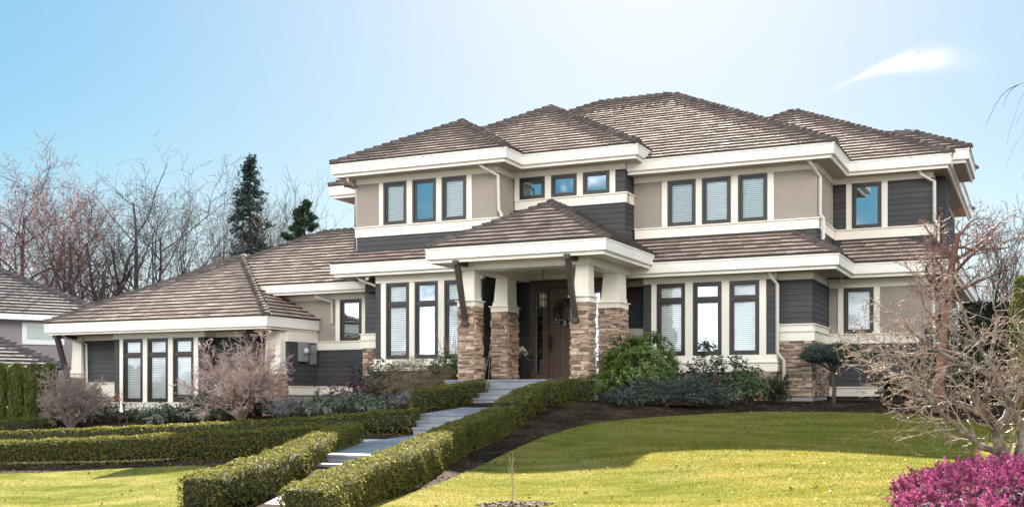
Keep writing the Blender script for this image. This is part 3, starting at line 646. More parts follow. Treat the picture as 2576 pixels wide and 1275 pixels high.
# ---- downspouts, meters, cameras
def spout(pts, m=PIPE, r=0.045):
    mb = MB(); mb.tube(pts, r, 4); return mb.build('downspout', m, house)
spout([(-13.6, 26.95, 6.24), (-13.5, 27.0, 6.12), (-13.20, 27.32, 5.93), (-13.19, 27.36, 5.0), (-13.10, 27.32, 4.9), (-13.08, 27.3, 4.6), (-13.1, 27.25, 4.2)])
spout([(-17.75, 26.95, 6.24), (-17.75, 27.0, 6.1), (-17.8, 27.5, 5.98), (-17.82, 27.6, 4.2)])
spout([(-5.28, 28.7, 5.93), (-5.2, 28.8, 5.8), (-5.07, 29.2, 5.55), (-5.07, 29.2, 4.62), (-4.98, 29.15, 4.5), (-4.97, 29.1, 4.0), (-4.98, 29.0, 3.93)])
spout([(-2.9, 31.25, 5.92), (-2.85, 31.3, 5.8), (-2.54, 31.5, 5.62), (-2.54, 31.52, 4.62), (-2.45, 31.45, 4.5), (-2.45, 31.45, 4.0)])
spout([(-17.45, 27.0, 3.42), (-17.4, 27.05, 3.3), (-17.02, 27.35, 3.12), (-17.0, 27.4, 2.95)]); spout([(-17.0, 27.4, 2.95), (-17.0, 27.4, 0.9)], PIPED)
spout([(-19.6, 28.1, 3.1), (-19.6, 28.1, 2.98), (-19.26, 28.42, 2.84), (-19.25, 28.42, 2.2)])
spout([(-6.12, 28.1, 3.13), (-6.1, 28.15, 3.0), (-5.96, 28.33, 2.8), (-5.96, 28.33, 1.1), (-5.82, 28.45, 0.9), (-5.82, 28.45, 0.1)])
spout([(-27.85, 26.2, 1.95), (-27.8, 26.3, 1.85), (-27.55, 26.9, 1.68), (-27.55, 26.93, 0.5), (-27.5, 26.9, 0.4), (-27.5, 26.88, -0.6)])
spout([(-2.5, 30.65, 3.1), (-2.5, 30.68, 0.0)], r=0.04)
mb = MB(); mb.box(-19.84, -19.70, 27.52, 27.86, 1.05, 1.62); bx_ = mb.build('electric_meter_box', GREY, house)
mb = MB(); mb.ball((-19.66, 27.70, 1.36), 0.09, 10); mb.build('meter_dial', mat('clear_dial', (0.5, 0.52, 0.55), 0.15), bx_)
mb = MB(); mb.box(-19.84, -19.76, 28.1, 28.36, 0.98, 1.28); mb.box(-19.84, -19.75, 28.1, 28.36, 1.30, 1.56); mb.build('utility_panel', GREY, house)
for p in ((-17.12, 27.05, 3.34), (-4.75, 30.55, 3.07)):
    mb = MB(); mb.box(p[0] - .025, p[0] + .025, p[1], p[1] + .1, p[2], p[2] + .05); mb.ball((p[0], p[1] - .03, p[2] - .03), 0.055, 8); mb.build('security_camera', TRIM, house)
# ---- things on the porch
def lantern():
    t = empty('porch_lantern', (-11.43, 26.3, 2.35), 'dark metal lantern with amber glass hanging from the porch ceiling', 'lantern')
    x, y = -11.43, 26.3; mb = MB(); mb.tube([(x, y, 2.72), (x, y, 3.336)], 0.008, 5)
    z = 2.74
    while z < 3.33: mb.ball((x, y, z), 0.016, 6, 1.6); z += 0.06
    mb.build('chain', METAL, t)
    f = MB(); 
    for i in range(8):
        a = math.pi * i / 4; f.box(x + .10 * math.cos(a) - .007, x + .10 * math.cos(a) + .007, y + .10 * math.sin(a) - .007, y + .10 * math.sin(a) + .007, 2.29, 2.62)
    for z0, z1, r in ((2.26, 2.29, .115), (2.44, 2.455, .108), (2.615, 2.64, .125)): f.tube([(x, y, z0), (x, y, z1)], r, 12)
    f.tube([(x, y, 2.64), (x, y, 2.72)], 0.11, 12, r1=0.03); f.build('frame', METAL, t)
    g = MB(); g.tube([(x, y, 2.295), (x, y, 2.44)], 0.088, 12); g.tube([(x, y, 2.456), (x, y, 2.612)], 0.088, 12); g.build('shade', mat('amber_glass', (0.55, 0.42, 0.30), 0.25, trans=0.5), t, True)
lantern()
# ------------------------------------------------------------------ ground, lawns, path
def soil_mat():
    return mat('dark_mulch', (0.026, 0.017, 0.012), 1.0, spec=0.05, col2=(0.050, 0.034, 0.024), nscale=1.3, noise=0.7, bump=1.0, bscale=22)
SOIL = soil_mat()
def grid_mesh(name, xs, ys, off, m, keep=None, kind='structure'):
    X, Y = np.meshgrid(xs, ys); Z = gz(X, Y) + off
    nx, ny = len(xs), len(ys); idx = np.arange(nx * ny).reshape(ny, nx)
    f = np.stack([idx[:-1, :-1], idx[:-1, 1:], idx[1:, 1:], idx[1:, :-1]], -1).reshape(-1, 4)
    v = np.stack([X, Y, Z], -1).reshape(-1, 3)
    o = np_mesh(name, v, f, m, None, True); tag(o, kind=kind); return o
xs = np.concatenate([[-1500, -400, -140], np.arange(-66, 30.01, 0.5), [80, 300, 1500]]); ys = np.concatenate([[-1500, -300, -60, -15], np.arange(0, 75.01, 0.5), [110, 300, 1500]])
def gzc(x, y): return gz(np.clip(x, -66, 30), np.clip(y, 0, 75))
_gz = gz
def gz(x, y): return _gz(np.clip(np.asarray(x, float), -66, 30), np.clip(np.asarray(y, float), 0, 75))
ground = grid_mesh('ground', xs, ys, 0.0, SOIL)
def in_poly(x, y, poly):
    c = np.zeros(np.shape(x), bool); n = len(poly)
    for i in range(n):
        x0, y0 = poly[i]; x1, y1 = poly[(i + 1) % n]
        t = ((y0 > y) != (y1 > y)) & (x < (x1 - x0) * (y - y0) / ((y1 - y0) + 1e-12) + x0); c ^= t
    return c
LAWN_R = [(-7.9, 5.0), (-7.65, 9.0), (-7.56, 11.99), (-7.55, 12.74), (-7.62, 13.72), (-7.86, 14.87), (-8.10, 16.28), (-8.38, 17.94), (-8.63, 19.98), (-8.42, 21.60), (-7.77, 22.80), (-6.71, 23.62), (-5.57, 24.24), (-4.18, 24.89), (-2.92, 25.26), (-2.02, 25.05), (-1.2, 24.0), (-0.29, 22.58), (1.0, 21.2), (4.5, 20.0), (9, 18), (9, 5)]
LAWN_L = [(-20, 13.6), (-16.28, 14.3), (-15.32, 14.7), (-14.42, 15.0), (-13.25, 15.0), (-12.3, 14.6), (-10.5, 13.2), (-9.7, 11.8), (-9.3, 9), (-9.1, 5), (-26, 5), (-26, 12)]
def smooth_poly(p, it=2):
    for _ in range(it):
        q = []
        for i in range(len(p)):
            a, b = p[i], p[(i + 1) % len(p)]; q += [(a[0] * .75 + b[0] * .25, a[1] * .75 + b[1] * .25), (a[0] * .25 + b[0] * .75, a[1] * .25 + b[1] * .75)]
        p = q
    return p
LAWN_R = smooth_poly(LAWN_R); LAWN_L = smooth_poly(LAWN_L)
def lawn_mat():
    m = bpy.data.materials.new('lawn_turf'); m.use_nodes = True; nt = m.node_tree; nt.nodes.clear(); out = N(nt, 'ShaderNodeOutputMaterial')
    tc = N(nt, 'ShaderNodeTexCoord').outputs['Object']
    st = N(nt, 'ShaderNodeMapping', ins={0: tc, 2: (0, 0, R(25)), 3: (0.5, 1.2, 1)}).outputs[0]
    n1 = N(nt, 'ShaderNodeTexNoise', ins={'Vector': st, 'Scale': 1.3, 'Detail': 8, 'Roughness': 0.7}).outputs['Fac']
    n2 = N(nt, 'ShaderNodeTexNoise', ins={'Vector': tc, 'Scale': 30, 'Detail': 4}).outputs['Fac']
    cr = N(nt, 'ShaderNodeValToRGB', ins={0: n1}); e = cr.color_ramp.elements
    e[0].position = 0.37; e[0].color = (0.082, 0.100, 0.022, 1); e[1].position = 0.63; e[1].color = (0.235, 0.205, 0.082, 1)
    x = e.new(0.5); x.color = (0.155, 0.160, 0.045, 1)
    mr = N(nt, 'ShaderNodeMapRange', ins={0: n2, 1: 0.2, 2: 0.8, 3: 0.55, 4: 1.4}).outputs[0]
    c = N(nt, 'ShaderNodeMix', data_type='RGBA', blend_type='MULTIPLY', ins={0: 1.0, 6: cr.outputs[0], 7: N(nt, 'ShaderNodeCombineColor', ins={0: mr, 1: mr, 2: mr}).outputs[0]}).outputs[2]
    b = N(nt, 'ShaderNodeBump', ins={'Strength': 0.6, 'Distance': 0.03, 'Height': n2}).outputs[0]
    p = N(nt, 'ShaderNodeBsdfPrincipled', ins={'Base Color': c, 'Roughness': 0.9, 'Specular IOR Level': 0.0, 'Normal': b})
    nt.links.new(p.outputs[0], out.inputs[0]); return m
TURF = lawn_mat()
def lawn(name, poly, m=None, off=0.03):
    px_ = np.array(poly); x0, y0 = px_.min(0); x1, y1 = px_.max(0); st = 0.25
    # triangulated fan-free fill: columns of the polygon sampled on a fine grid, edge cells snapped to the outline
    import bmesh
    bm = bmesh.new(); vs = [bm.verts.new((x, y, 0)) for x, y in poly]; bm.faces.new(vs)
    geom = bm.verts[:] + bm.edges[:] + bm.faces[:]
    for a in np.arange(math.floor(x0 * 2) / 2, x1, 0.5):
        bmesh.ops.bisect_plane(bm, geom=bm.verts[:] + bm.edges[:] + bm.faces[:], plane_co=(a, 0, 0), plane_no=(1, 0, 0))
    for a in np.arange(math.floor(y0 * 2) / 2, y1, 0.5):
        bmesh.ops.bisect_plane(bm, geom=bm.verts[:] + bm.edges[:] + bm.faces[:], plane_co=(0, a, 0), plane_no=(0, 1, 0))
    c = np.array([v.co[:] for v in bm.verts]); z = gz(c[:, 0], c[:, 1]) + off
    for v, zz in zip(bm.verts, z): v.co.z = zz
    bmesh.ops.recalc_face_normals(bm, faces=bm.faces[:])
    if sum(f.normal.z for f in bm.faces) < 0: bmesh.ops.reverse_faces(bm, faces=bm.faces[:])
    me = bpy.data.meshes.new(name); bm.to_mesh(me); bm.free()
    return tag(link_mesh(name, me, m or TURF, None, True), kind='structure')
lawn('front_lawn', LAWN_R); lawn('side_lawn', LAWN_L)
PAVE = mat('bluestone_paving', (0.20, 0.215, 0.25), 0.6, noise=0.22, nscale=4, var=0.15, bump=0.15, bscale=30)
def path_strip(mb, l, r, zl, zr, t=0.35):     # l, r: plan points of left and right edges along the path, z along it
    for i in range(len(l) - 1):
        a, b, c, d = l[i], r[i], r[i + 1], l[i + 1]
        mb.box8([(*a, zl[i] - t), (*b, zl[i] - t), (*c, zl[i + 1] - t), (*d, zl[i + 1] - t), (*a, zl[i]), (*b, zl[i]), (*c, zl[i + 1]), (*d, zl[i + 1])])
# plan of the walk: (y, x left, x right, z)
def slab_run(mb, secs, step=0.42, gap=0.006, t=0.35):
    for (y0, l0, r0, z0), (y1, l1, r1, z1) in zip(secs[:-1], secs[1:]):
        n = max(1, int(round((y1 - y0) / step)))
        for i in range(n):
            a, b = i / n, (i + 1) / n - gap / max(1e-6, (y1 - y0))
            L = lambda p, q, s: p + (q - p) * s
            k = 3; 
            for j in range(k):
                off = 0.17 * (i % 2) ; u0 = max(0, (j - off) / (k - .0)); u1 = min(1.0, (j + 1 - off) / k) if j < k - 1 else 1.0
                def Q(s, u): return (L(L(l0, l1, s), L(r0, r1, s), u), L(y0, y1, s), L(z0, z1, s))
                p = [Q(a, u0 + .002), Q(a, u1 - .002), Q(b, u1 - .002), Q(b, u0 + .002)]
                mb.box8([(x, y, z - t) for x, y, z in p] + p)
mb = MB()
slab_run(mb, [(4.0, -8.2, -6.2, -1.66), (8, -8.4, -6.9, -1.52), (11.2, -8.75, -7.6, -1.375), (12.2, -9.0, -8.0, -1.26), (13.9, -9.95, -8.55, -1.08)])
slab_run(mb, [(14.75, -10.3, -8.8, -0.86), (17.5, -11.2, -9.55, -0.82), (20.3, -11.6, -10.0, -0.765)])
slab_run(mb, [(21.25, -12.0, -10.2, -0.345), (22.6, -12.0, -10.4, -0.26), (23.9, -12.0, -10.5, -0.155)])
tag(mb.build('path', PAVE), kind='structure')
def steps_obj(name, sec):
    mb = MB()
    for (y0, y1, xl, xr, z) in sec:
        mb.box(xl, xr, y0, y1, z - 0.5, z - 0.041)
        n = max(1, round((xr - xl) / 0.75))
        for i in range(n): mb.box(xl - .02 + i * (xr - xl + .04) / n + .003, xl - .02 + (i + 1) * (xr - xl + .04) / n - .003, y0 - .025, y1, z - 0.04, z)
    return tag(mb.build(name, PAVE), kind='structure')
steps_obj('steps', [(13.9, 14.3, -10.1, -8.6, -0.98), (14.3, 14.745, -10.25, -8.7, -0.862)])
steps_obj('steps', [(20.3, 20.62, -11.75, -9.95, -0.625), (20.62, 20.94, -11.85, -10.0, -0.49), (20.94, 21.245, -11.95, -10.1, -0.348)])
steps_obj('steps', [(23.9, 24.2, -12.2, -10.45, -0.02), (24.2, 24.5, -12.3, -10.4, 0.10), (24.5, 24.85, -12.6, -10.2, 0.235), (24.8, 25.0, -13.45, -9.45, 0.425)])
lawn('side_path', [(-11.1, 17.4), (-11.5, 19.6), (-18, 19.7), (-32, 20.5), (-40, 21), (-40, 18.5), (-30, 17.9), (-18, 17.2)], mat('pale_concrete', (0.42, 0.40, 0.37), 0.8, noise=0.15, nscale=3), 0.02)
# ------------------------------------------------------------------ vegetation helpers
_c, _s = math.cos(YAW), math.sin(YAW)
def at(px, py, Y):                      # measured spot in the photograph at facade distance Y -> world point
    a = (px - 1288) / 2848.0; k = Y / (_c + a * _s)
    return Vector((k * (a * _c - _s), Y, k * (1000 - py) / 2848.0))
def nrmz(a): return a / np.maximum(np.linalg.norm(a, axis=-1, keepdims=True), 1e-9)
def leaves(name, C, T, Nn, L, W, m, parent=None):
    C = np.asarray(C, float); T = nrmz(np.asarray(T, float)); B = nrmz(np.cross(Nn, T)); n = len(C)
    L = np.broadcast_to(L, (n,))[:, None]; W = np.broadcast_to(W, (n,))[:, None]
    v = np.stack([C - T * L / 2, C + B * W / 2 + T * L * 0.05, C + T * L / 2, C - B * W / 2 + T * L * 0.05], 1).reshape(-1, 3)
    return np_mesh(name, v, np.arange(n * 4).reshape(n, 4), m, parent)
def tubes(name, polys, m, parent=None, k=5):
    groups = {}
    for p, r in polys: groups.setdefault(len(p), []).append((p, r))
    V = []; Fc = []; off = 0
    for n, lst in groups.items():
        P = np.array([[tuple(q) for q in p] for p, _ in lst]); Rr = np.array([r for _, r in lst]); b = len(lst)
        T = np.gradient(P, axis=1); T = nrmz(T); mean = nrmz(T.mean(1)); ref = np.where(np.abs(mean[:, 2:3]) < 0.8, np.array([[0, 0, 1.0]]), np.array([[1.0, 0, 0]]))
        u = nrmz(np.cross(T, ref[:, None, :])); w = np.cross(T, u); an = np.arange(k) * 2 * np.pi / k
        ring = P[:, :, None, :] + (u[:, :, None, :] * np.cos(an)[None, None, :, None] + w[:, :, None, :] * np.sin(an)[None, None, :, None]) * Rr[:, :, None, None]
        V.append(ring.reshape(-1, 3)); idx = np.arange(b * n * k).reshape(b, n, k) + off
        a = idx[:, :-1, :]; a2 = np.roll(idx, -1, axis=2)[:, :-1, :]; c = np.roll(idx, -1, axis=2)[:, 1:, :]; d = idx[:, 1:, :]
        Fc.append(np.stack([a, a2, c, d], -1).reshape(-1, 4)); off += b * n * k
    return np_mesh(name, np.concatenate(V), np.concatenate(Fc), m, parent, True)
def rv(r): return Vector((r.gauss(0, 1), r.gauss(0, 1), r.gauss(0, 1)))
def grow(r, p, d, L, rad, lvl, P, out):
    n = P['n'][lvl]; pts = [p.copy()]; rr = [rad]; tip = P['tip'][lvl]; d = d.normalized(); dirs = []
    for i in range(n):
        d = (d + rv(r) * P['wob'][lvl] + Vector((0, 0, P['up'][lvl]))).normalized(); p = p + d * (L / n)
        pts.append(p.copy()); rr.append(rad * (1 - (1 - tip) * (i + 1) / n)); dirs.append(d.copy())
    out[lvl].append((pts, rr))
    if lvl + 1 >= P['levels']: return
    cnt = P['cnt'][lvl]; ph = r.uniform(0, 6.28)
    cnt = cnt if lvl == 0 else max(1, int(round(cnt * r.uniform(0.75, 1.25))))
    for c in range(cnt):
        t = P['t0'][lvl] + (1 - P['t0'][lvl]) * (c + r.uniform(0.1, 0.9)) / cnt; f = t * n; i = min(int(f), n - 1); q = pts[i].lerp(pts[i + 1], f - i); dd = dirs[i]
        ph += 2.4 + r.uniform(-.4, .4); o = dd.orthogonal().normalized(); o2 = dd.cross(o); side = o * math.cos(ph) + o2 * math.sin(ph)
        if 'flat' in P: side.z *= P['flat']
        a = P['ang'][lvl] * r.uniform(0.7, 1.3); nd = dd * math.cos(a) + side * math.sin(a)
        grow(r, q, nd, L * P['ratio'][lvl] * r.uniform(0.7, 1.25) * (1.15 - 0.45 * t), max(rr[i] * P['rr'][lvl], P['rmin']), lvl + 1, P, out)
BARK = mat('grey_bark', (0.055, 0.044, 0.044), 0.85, noise=0.3, nscale=4)
BARKD = mat('dark_bark', (0.040, 0.032, 0.034), 0.85)
TWIG = mat('twig_grey', (0.034, 0.027, 0.034), 0.8, var=0.3)
TWIGR = mat('twig_red', (0.14, 0.036, 0.042), 0.75, var=0.5, hue=0.02)
TWIGP = mat('twig_pink', (0.075, 0.045, 0.050), 0.7, var=0.35)
def bare_tree(name, label, base, h, P, seed, m1, m2, lean=(0, 0), r0=None, split=2, group=None, cat='tree', k=5, extra=None):
    r = random.Random(seed); t = empty(name, tuple(base), label, cat, group); out = [[] for _ in range(P['levels'])]
    grow(r, Vector(base) - Vector((0, 0, .15)), Vector((lean[0], lean[1], 1)), h * P.get('trunk', 0.75), r0 or h * 0.016, 0, P, out)
    tubes('trunk', [x for l in out[:split] for x in l], m1, t, 6); tubes('crown', [x for l in out[split:] for x in l], m2, t, k if k < 4 else 3)
    return t
PFAR = dict(levels=5, n=[7, 6, 5, 4, 3], tip=[.25, .3, .3, .35, .5], wob=[.05, .13, .16, .2, .2], up=[.05, .10, .08, .05, .04], cnt=[12, 8, 6, 4], t0=[.22, .2, .15, .15], ang=[.85, .8, .75, .7], ratio=[.62, .55, .5, .55], rr=[.5, .5, .5, .6], rmin=.009, trunk=.76)
PUP = dict(levels=4, n=[7, 6, 5, 4], tip=[.2, .3, .35, .5], wob=[.05, .08, .12, .18], up=[.05, .22, .16, .1], cnt=[16, 9, 5], t0=[.2, .15, .15], ang=[.6, .6, .7], ratio=[.48, .5, .5], rr=[.42, .5, .6], rmin=.0075, trunk=.74)
PMULTI = dict(levels=5, n=[3, 7, 5, 4, 3], tip=[.8, .25, .3, .35, .5], wob=[.05, .12, .16, .2, .2], up=[.02, .06, .06, .05, .03], cnt=[6, 9, 6, 4], t0=[.3, .3, .15, .15], ang=[.35, .75, .75, .7], ratio=[6.0, .42, .5, .55], rr=[.72, .42, .5, .6], rmin=.0075, trunk=.13)
# ------------------------------------------------------------------ hedges
HEDGE = mat('boxwood_leaf', (0.136, 0.132, 0.030), 0.6, var=0.45, hue=0.03, spec=0.12, trans=0.40, noise=0.25, nscale=3)
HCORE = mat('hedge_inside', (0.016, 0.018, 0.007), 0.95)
def hedge(label, pts, tops, width, dens, L=0.038, W=0.024, seed=1, leafm=None, bots=None, name='boxwood_hedge', group='clipped boxwood hedges', cat='hedge', rnd=0.06, corem=None):
    g = np.random.default_rng(seed); pts = np.array(pts, float); seg = np.linalg.norm(np.diff(pts, axis=0), axis=1); cum = np.concatenate([[0], np.cumsum(seg)]); tot = cum[-1]
    def pos(s): return np.stack([np.interp(s, cum, pts[:, 0]), np.interp(s, cum, pts[:, 1])], -1)
    def top(s): return np.interp(s, cum, tops)
    def frame(s):
        a = pos(np.clip(s + 0.15, 0, tot)) - pos(np.clip(s - 0.15, 0, tot)); a = nrmz(a); return a, np.stack([a[..., 1], -a[..., 0]], -1)
    def bot(p): return gz(p[..., 0], p[..., 1]) + 0.0
    mid = pos(tot / 2); hh = float(top(tot / 2) - bot(mid)); nh = int(tot * hh * dens); nt = int(tot * width * dens); ne = int(width * hh * dens)
    C = []; Nn = []
    for kind, n in (('L', nh), ('R', nh), ('T', nt), ('A', ne), ('B', ne)):
        s = g.uniform(0, tot, n); v = g.uniform(0, 1, n); u = g.uniform(-.5, .5, n)
        if kind == 'A': s = np.zeros(n)
        if kind == 'B': s = np.full(n, tot)
        a, o = frame(s); p = pos(s); zt = top(s)
        if kind in 'LR': sg = 1 if kind == 'R' else -1; xy = p + o * sg * width / 2; zb = bot(xy); z = zb + (zt - zb) * v; nn = np.concatenate([o * sg, np.zeros((n, 1))], 1)
        elif kind == 'T': xy = p + o * (u * width)[:, None]; z = zt; nn = np.tile([0, 0, 1.0], (n, 1))
        else: sg = -1 if kind == 'A' else 1; xy = p + o * (u * width)[:, None]; zb = bot(xy); z = zb + (zt - zb) * v; nn = np.concatenate([a * sg, np.zeros((n, 1))], 1)
        c = np.concatenate([xy, z[:, None]], 1)
        # rounded shoulders
        edge = np.maximum(0, z - (zt - rnd)) / rnd if kind != 'T' else np.maximum(0, np.abs(u) * width - (width / 2 - rnd)) / rnd
        c -= nn * (edge ** 2 * rnd * 0.5)[:, None] if kind != 'T' else np.stack([np.zeros(n), np.zeros(n), edge ** 2 * rnd * .6], 1)
        lump = 0.014 * np.sin(s * 5.1 + z * 7) + 0.010 * np.sin(s * 11.3 + u * 9 + z * 13) + 0.008 * np.sin(s * 23 + z * 29)
        c += nn * (lump + g.normal(0.0, 0.010, n))[:, None]; C.append(c); Nn.append(nn)
    C = np.concatenate(C); Nn = np.concatenate(Nn); n = len(C)
    nl = nrmz(Nn * 0.75 + g.normal(0, 0.75, (n, 3)) + np.array([0, 0, .25])); T = g.normal(0, 1, (n, 3)) + Nn * .5
    p0 = pos(np.array([0.0]))[0]
    root = empty(name, (p0[0], p0[1], float(bot(p0))), label, cat, group)
    sz = g.uniform(0.75, 1.3, n); leaves('foliage', C, T, nl, L * sz, W * sz, leafm or HEDGE, root)
    # dark twiggy inside
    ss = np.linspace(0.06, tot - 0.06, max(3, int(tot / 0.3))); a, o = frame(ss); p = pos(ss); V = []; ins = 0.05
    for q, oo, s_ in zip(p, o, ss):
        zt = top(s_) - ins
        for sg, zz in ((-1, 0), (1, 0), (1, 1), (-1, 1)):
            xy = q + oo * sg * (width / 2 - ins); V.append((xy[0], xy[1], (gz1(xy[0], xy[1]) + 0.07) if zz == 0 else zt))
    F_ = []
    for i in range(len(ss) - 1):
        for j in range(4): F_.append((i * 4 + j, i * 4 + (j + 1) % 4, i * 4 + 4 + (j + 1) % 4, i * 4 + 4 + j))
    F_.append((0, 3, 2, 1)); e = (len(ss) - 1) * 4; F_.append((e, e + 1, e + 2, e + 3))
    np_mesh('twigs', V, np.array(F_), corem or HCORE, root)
    return root
def gz1(x, y): return float(gz(x, y))
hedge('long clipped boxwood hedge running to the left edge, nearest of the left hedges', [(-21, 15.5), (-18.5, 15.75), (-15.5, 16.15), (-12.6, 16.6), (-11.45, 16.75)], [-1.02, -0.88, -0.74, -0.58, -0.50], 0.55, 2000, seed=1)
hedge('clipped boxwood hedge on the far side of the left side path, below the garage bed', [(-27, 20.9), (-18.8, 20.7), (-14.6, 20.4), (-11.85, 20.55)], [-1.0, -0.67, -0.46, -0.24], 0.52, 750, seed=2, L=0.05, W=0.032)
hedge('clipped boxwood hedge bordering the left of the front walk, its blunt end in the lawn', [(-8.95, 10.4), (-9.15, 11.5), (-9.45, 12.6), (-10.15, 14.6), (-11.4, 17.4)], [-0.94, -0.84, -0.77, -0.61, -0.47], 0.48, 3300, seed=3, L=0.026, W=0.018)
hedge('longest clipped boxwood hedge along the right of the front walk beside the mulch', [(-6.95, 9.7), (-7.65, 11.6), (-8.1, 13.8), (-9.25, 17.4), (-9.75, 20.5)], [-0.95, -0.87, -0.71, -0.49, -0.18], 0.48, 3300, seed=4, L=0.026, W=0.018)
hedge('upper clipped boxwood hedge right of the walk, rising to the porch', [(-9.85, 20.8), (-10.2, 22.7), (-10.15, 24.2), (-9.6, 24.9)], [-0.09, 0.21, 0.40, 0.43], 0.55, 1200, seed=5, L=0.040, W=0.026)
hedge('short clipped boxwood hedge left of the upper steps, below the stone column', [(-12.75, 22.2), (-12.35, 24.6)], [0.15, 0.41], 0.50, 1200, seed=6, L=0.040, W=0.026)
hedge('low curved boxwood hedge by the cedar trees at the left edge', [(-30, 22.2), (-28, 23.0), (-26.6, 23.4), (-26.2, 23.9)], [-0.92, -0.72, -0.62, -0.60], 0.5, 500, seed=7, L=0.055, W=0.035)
# ------------------------------------------------------------------ shrubs
RHODO = mat('rhododendron_leaf', (0.055, 0.085, 0.025), 0.35, var=0.45, hue=0.02, spec=0.5, trans=0.25)
RHODOB = mat('bright_green_leaf', (0.105, 0.155, 0.030), 0.35, var=0.4, hue=0.025, spec=0.5, trans=0.3)
RHODOG = mat('grey_green_leaf', (0.085, 0.11, 0.07), 0.4, var=0.4, hue=0.02, trans=0.2)
DARKL = mat('dark_leaf', (0.030, 0.042, 0.020), 0.4, var=0.5, hue=0.02, trans=0.15)
JUNI = mat('juniper_spray', (0.060, 0.082, 0.068), 0.6, var=0.45, hue=0.02, trans=0.1)
PURP = mat('purple_leaf', (0.125, 0.030, 0.075), 0.5, var=0.5, hue=0.02, trans=0.2)
BROWN = mat('brown_twiggy_leaf', (0.145, 0.105, 0.060), 0.7, var=0.4, hue=0.02, trans=0.1)
GREYL = mat('lavender_grey_leaf', (0.13, 0.125, 0.14), 0.7, var=0.4, hue=0.02)
YELL = mat('yellow_green_leaf', (0.24, 0.26, 0.03), 0.4, var=0.35, hue=0.02, trans=0.4)
STEM = mat('shrub_stem', (0.075, 0.052, 0.042), 0.85, var=0.2)
def shrub(name, label, x, y, rx, ry, h, clumps, per, L, W, m, seed, droop=0.0, open_=0.5, cat='shrub', group=None, base_up=0.08, fill=0.35, z0=None):
    g = np.random.default_rng(seed); zb = gz1(x, y) if z0 is None else z0
    n = clumps; d = nrmz(g.normal(0, 1, (n, 3))); d[:, 2] = np.abs(d[:, 2]) * 1.15 - 0.25; d = nrmz(d)
    rad = np.where(g.uniform(0, 1, n) < fill, g.uniform(0.45, 0.85, n), g.uniform(0.86, 1.04, n)) * (1 + 0.10 * np.sin(d[:, 0] * 7 + seed) + 0.08 * np.sin(d[:, 1] * 9 + d[:, 2] * 6))
    cz = zb + h * 0.40; cc = np.stack([x + d[:, 0] * rx * rad, y + d[:, 1] * ry * rad, cz + d[:, 2] * h * 0.60 * rad], 1)
    cc[:, 2] = np.maximum(cc[:, 2], gz(cc[:, 0], cc[:, 1]) + base_up)
    ax = nrmz(d + np.array([0, 0, 0.45]) + g.normal(0, .2, (n, 3)))
    rep = np.repeat(np.arange(n), per); A = ax[rep]; q = nrmz(np.cross(A, g.normal(0, 1, (n * per, 3)))); N_ = n * per
    T = nrmz(A * g.uniform(0.0, open_ * 1.2, N_)[:, None] + q + np.array([0, 0, -droop])); Ls = L * g.uniform(.7, 1.25, N_)
    C = cc[rep] + T * (Ls * 0.5)[:, None] + A * g.normal(0, L * .35, N_)[:, None]; nn = nrmz(A + g.normal(0, .35, (N_, 3)))
    root = empty(name, (x, y, zb), label, cat, group); leaves('foliage', C, T, nn, Ls, W * g.uniform(.75, 1.2, N_), m, root)
    r = random.Random(seed); st = []
    for i in g.choice(n, min(n, 46), replace=False):
        a = Vector((x + r.gauss(0, .06), y + r.gauss(0, .06), zb - .05)); b = Vector(cc[i]); mid = a.lerp(b, .5) + Vector((0, 0, -0.02)) + rv(r) * 0.04
        st.append(([a, a.lerp(mid, .5), mid, mid.lerp(b, .5), b], [.014, .012, .010, .007, .004]))
    tubes('stems', st, STEM, root, 4); return root
def gxy(px, py, Y): p = at(px, py, Y); return p.x, p.y
shrub('rhododendron', 'big rounded bright green rhododendron in front of the right porch column', -8.85, 26.1, 1.06, 0.9, 1.6, 680, 11, 0.115, 0.038, RHODOB, 11, 0.3)
shrub('pieris_shrub', 'low light green shrub between the right hedge and the big rhododendron', -9.55, 25.1, 0.55, 0.45, 0.62, 110, 12, 0.10, 0.028, RHODOB, 12, 0.3)
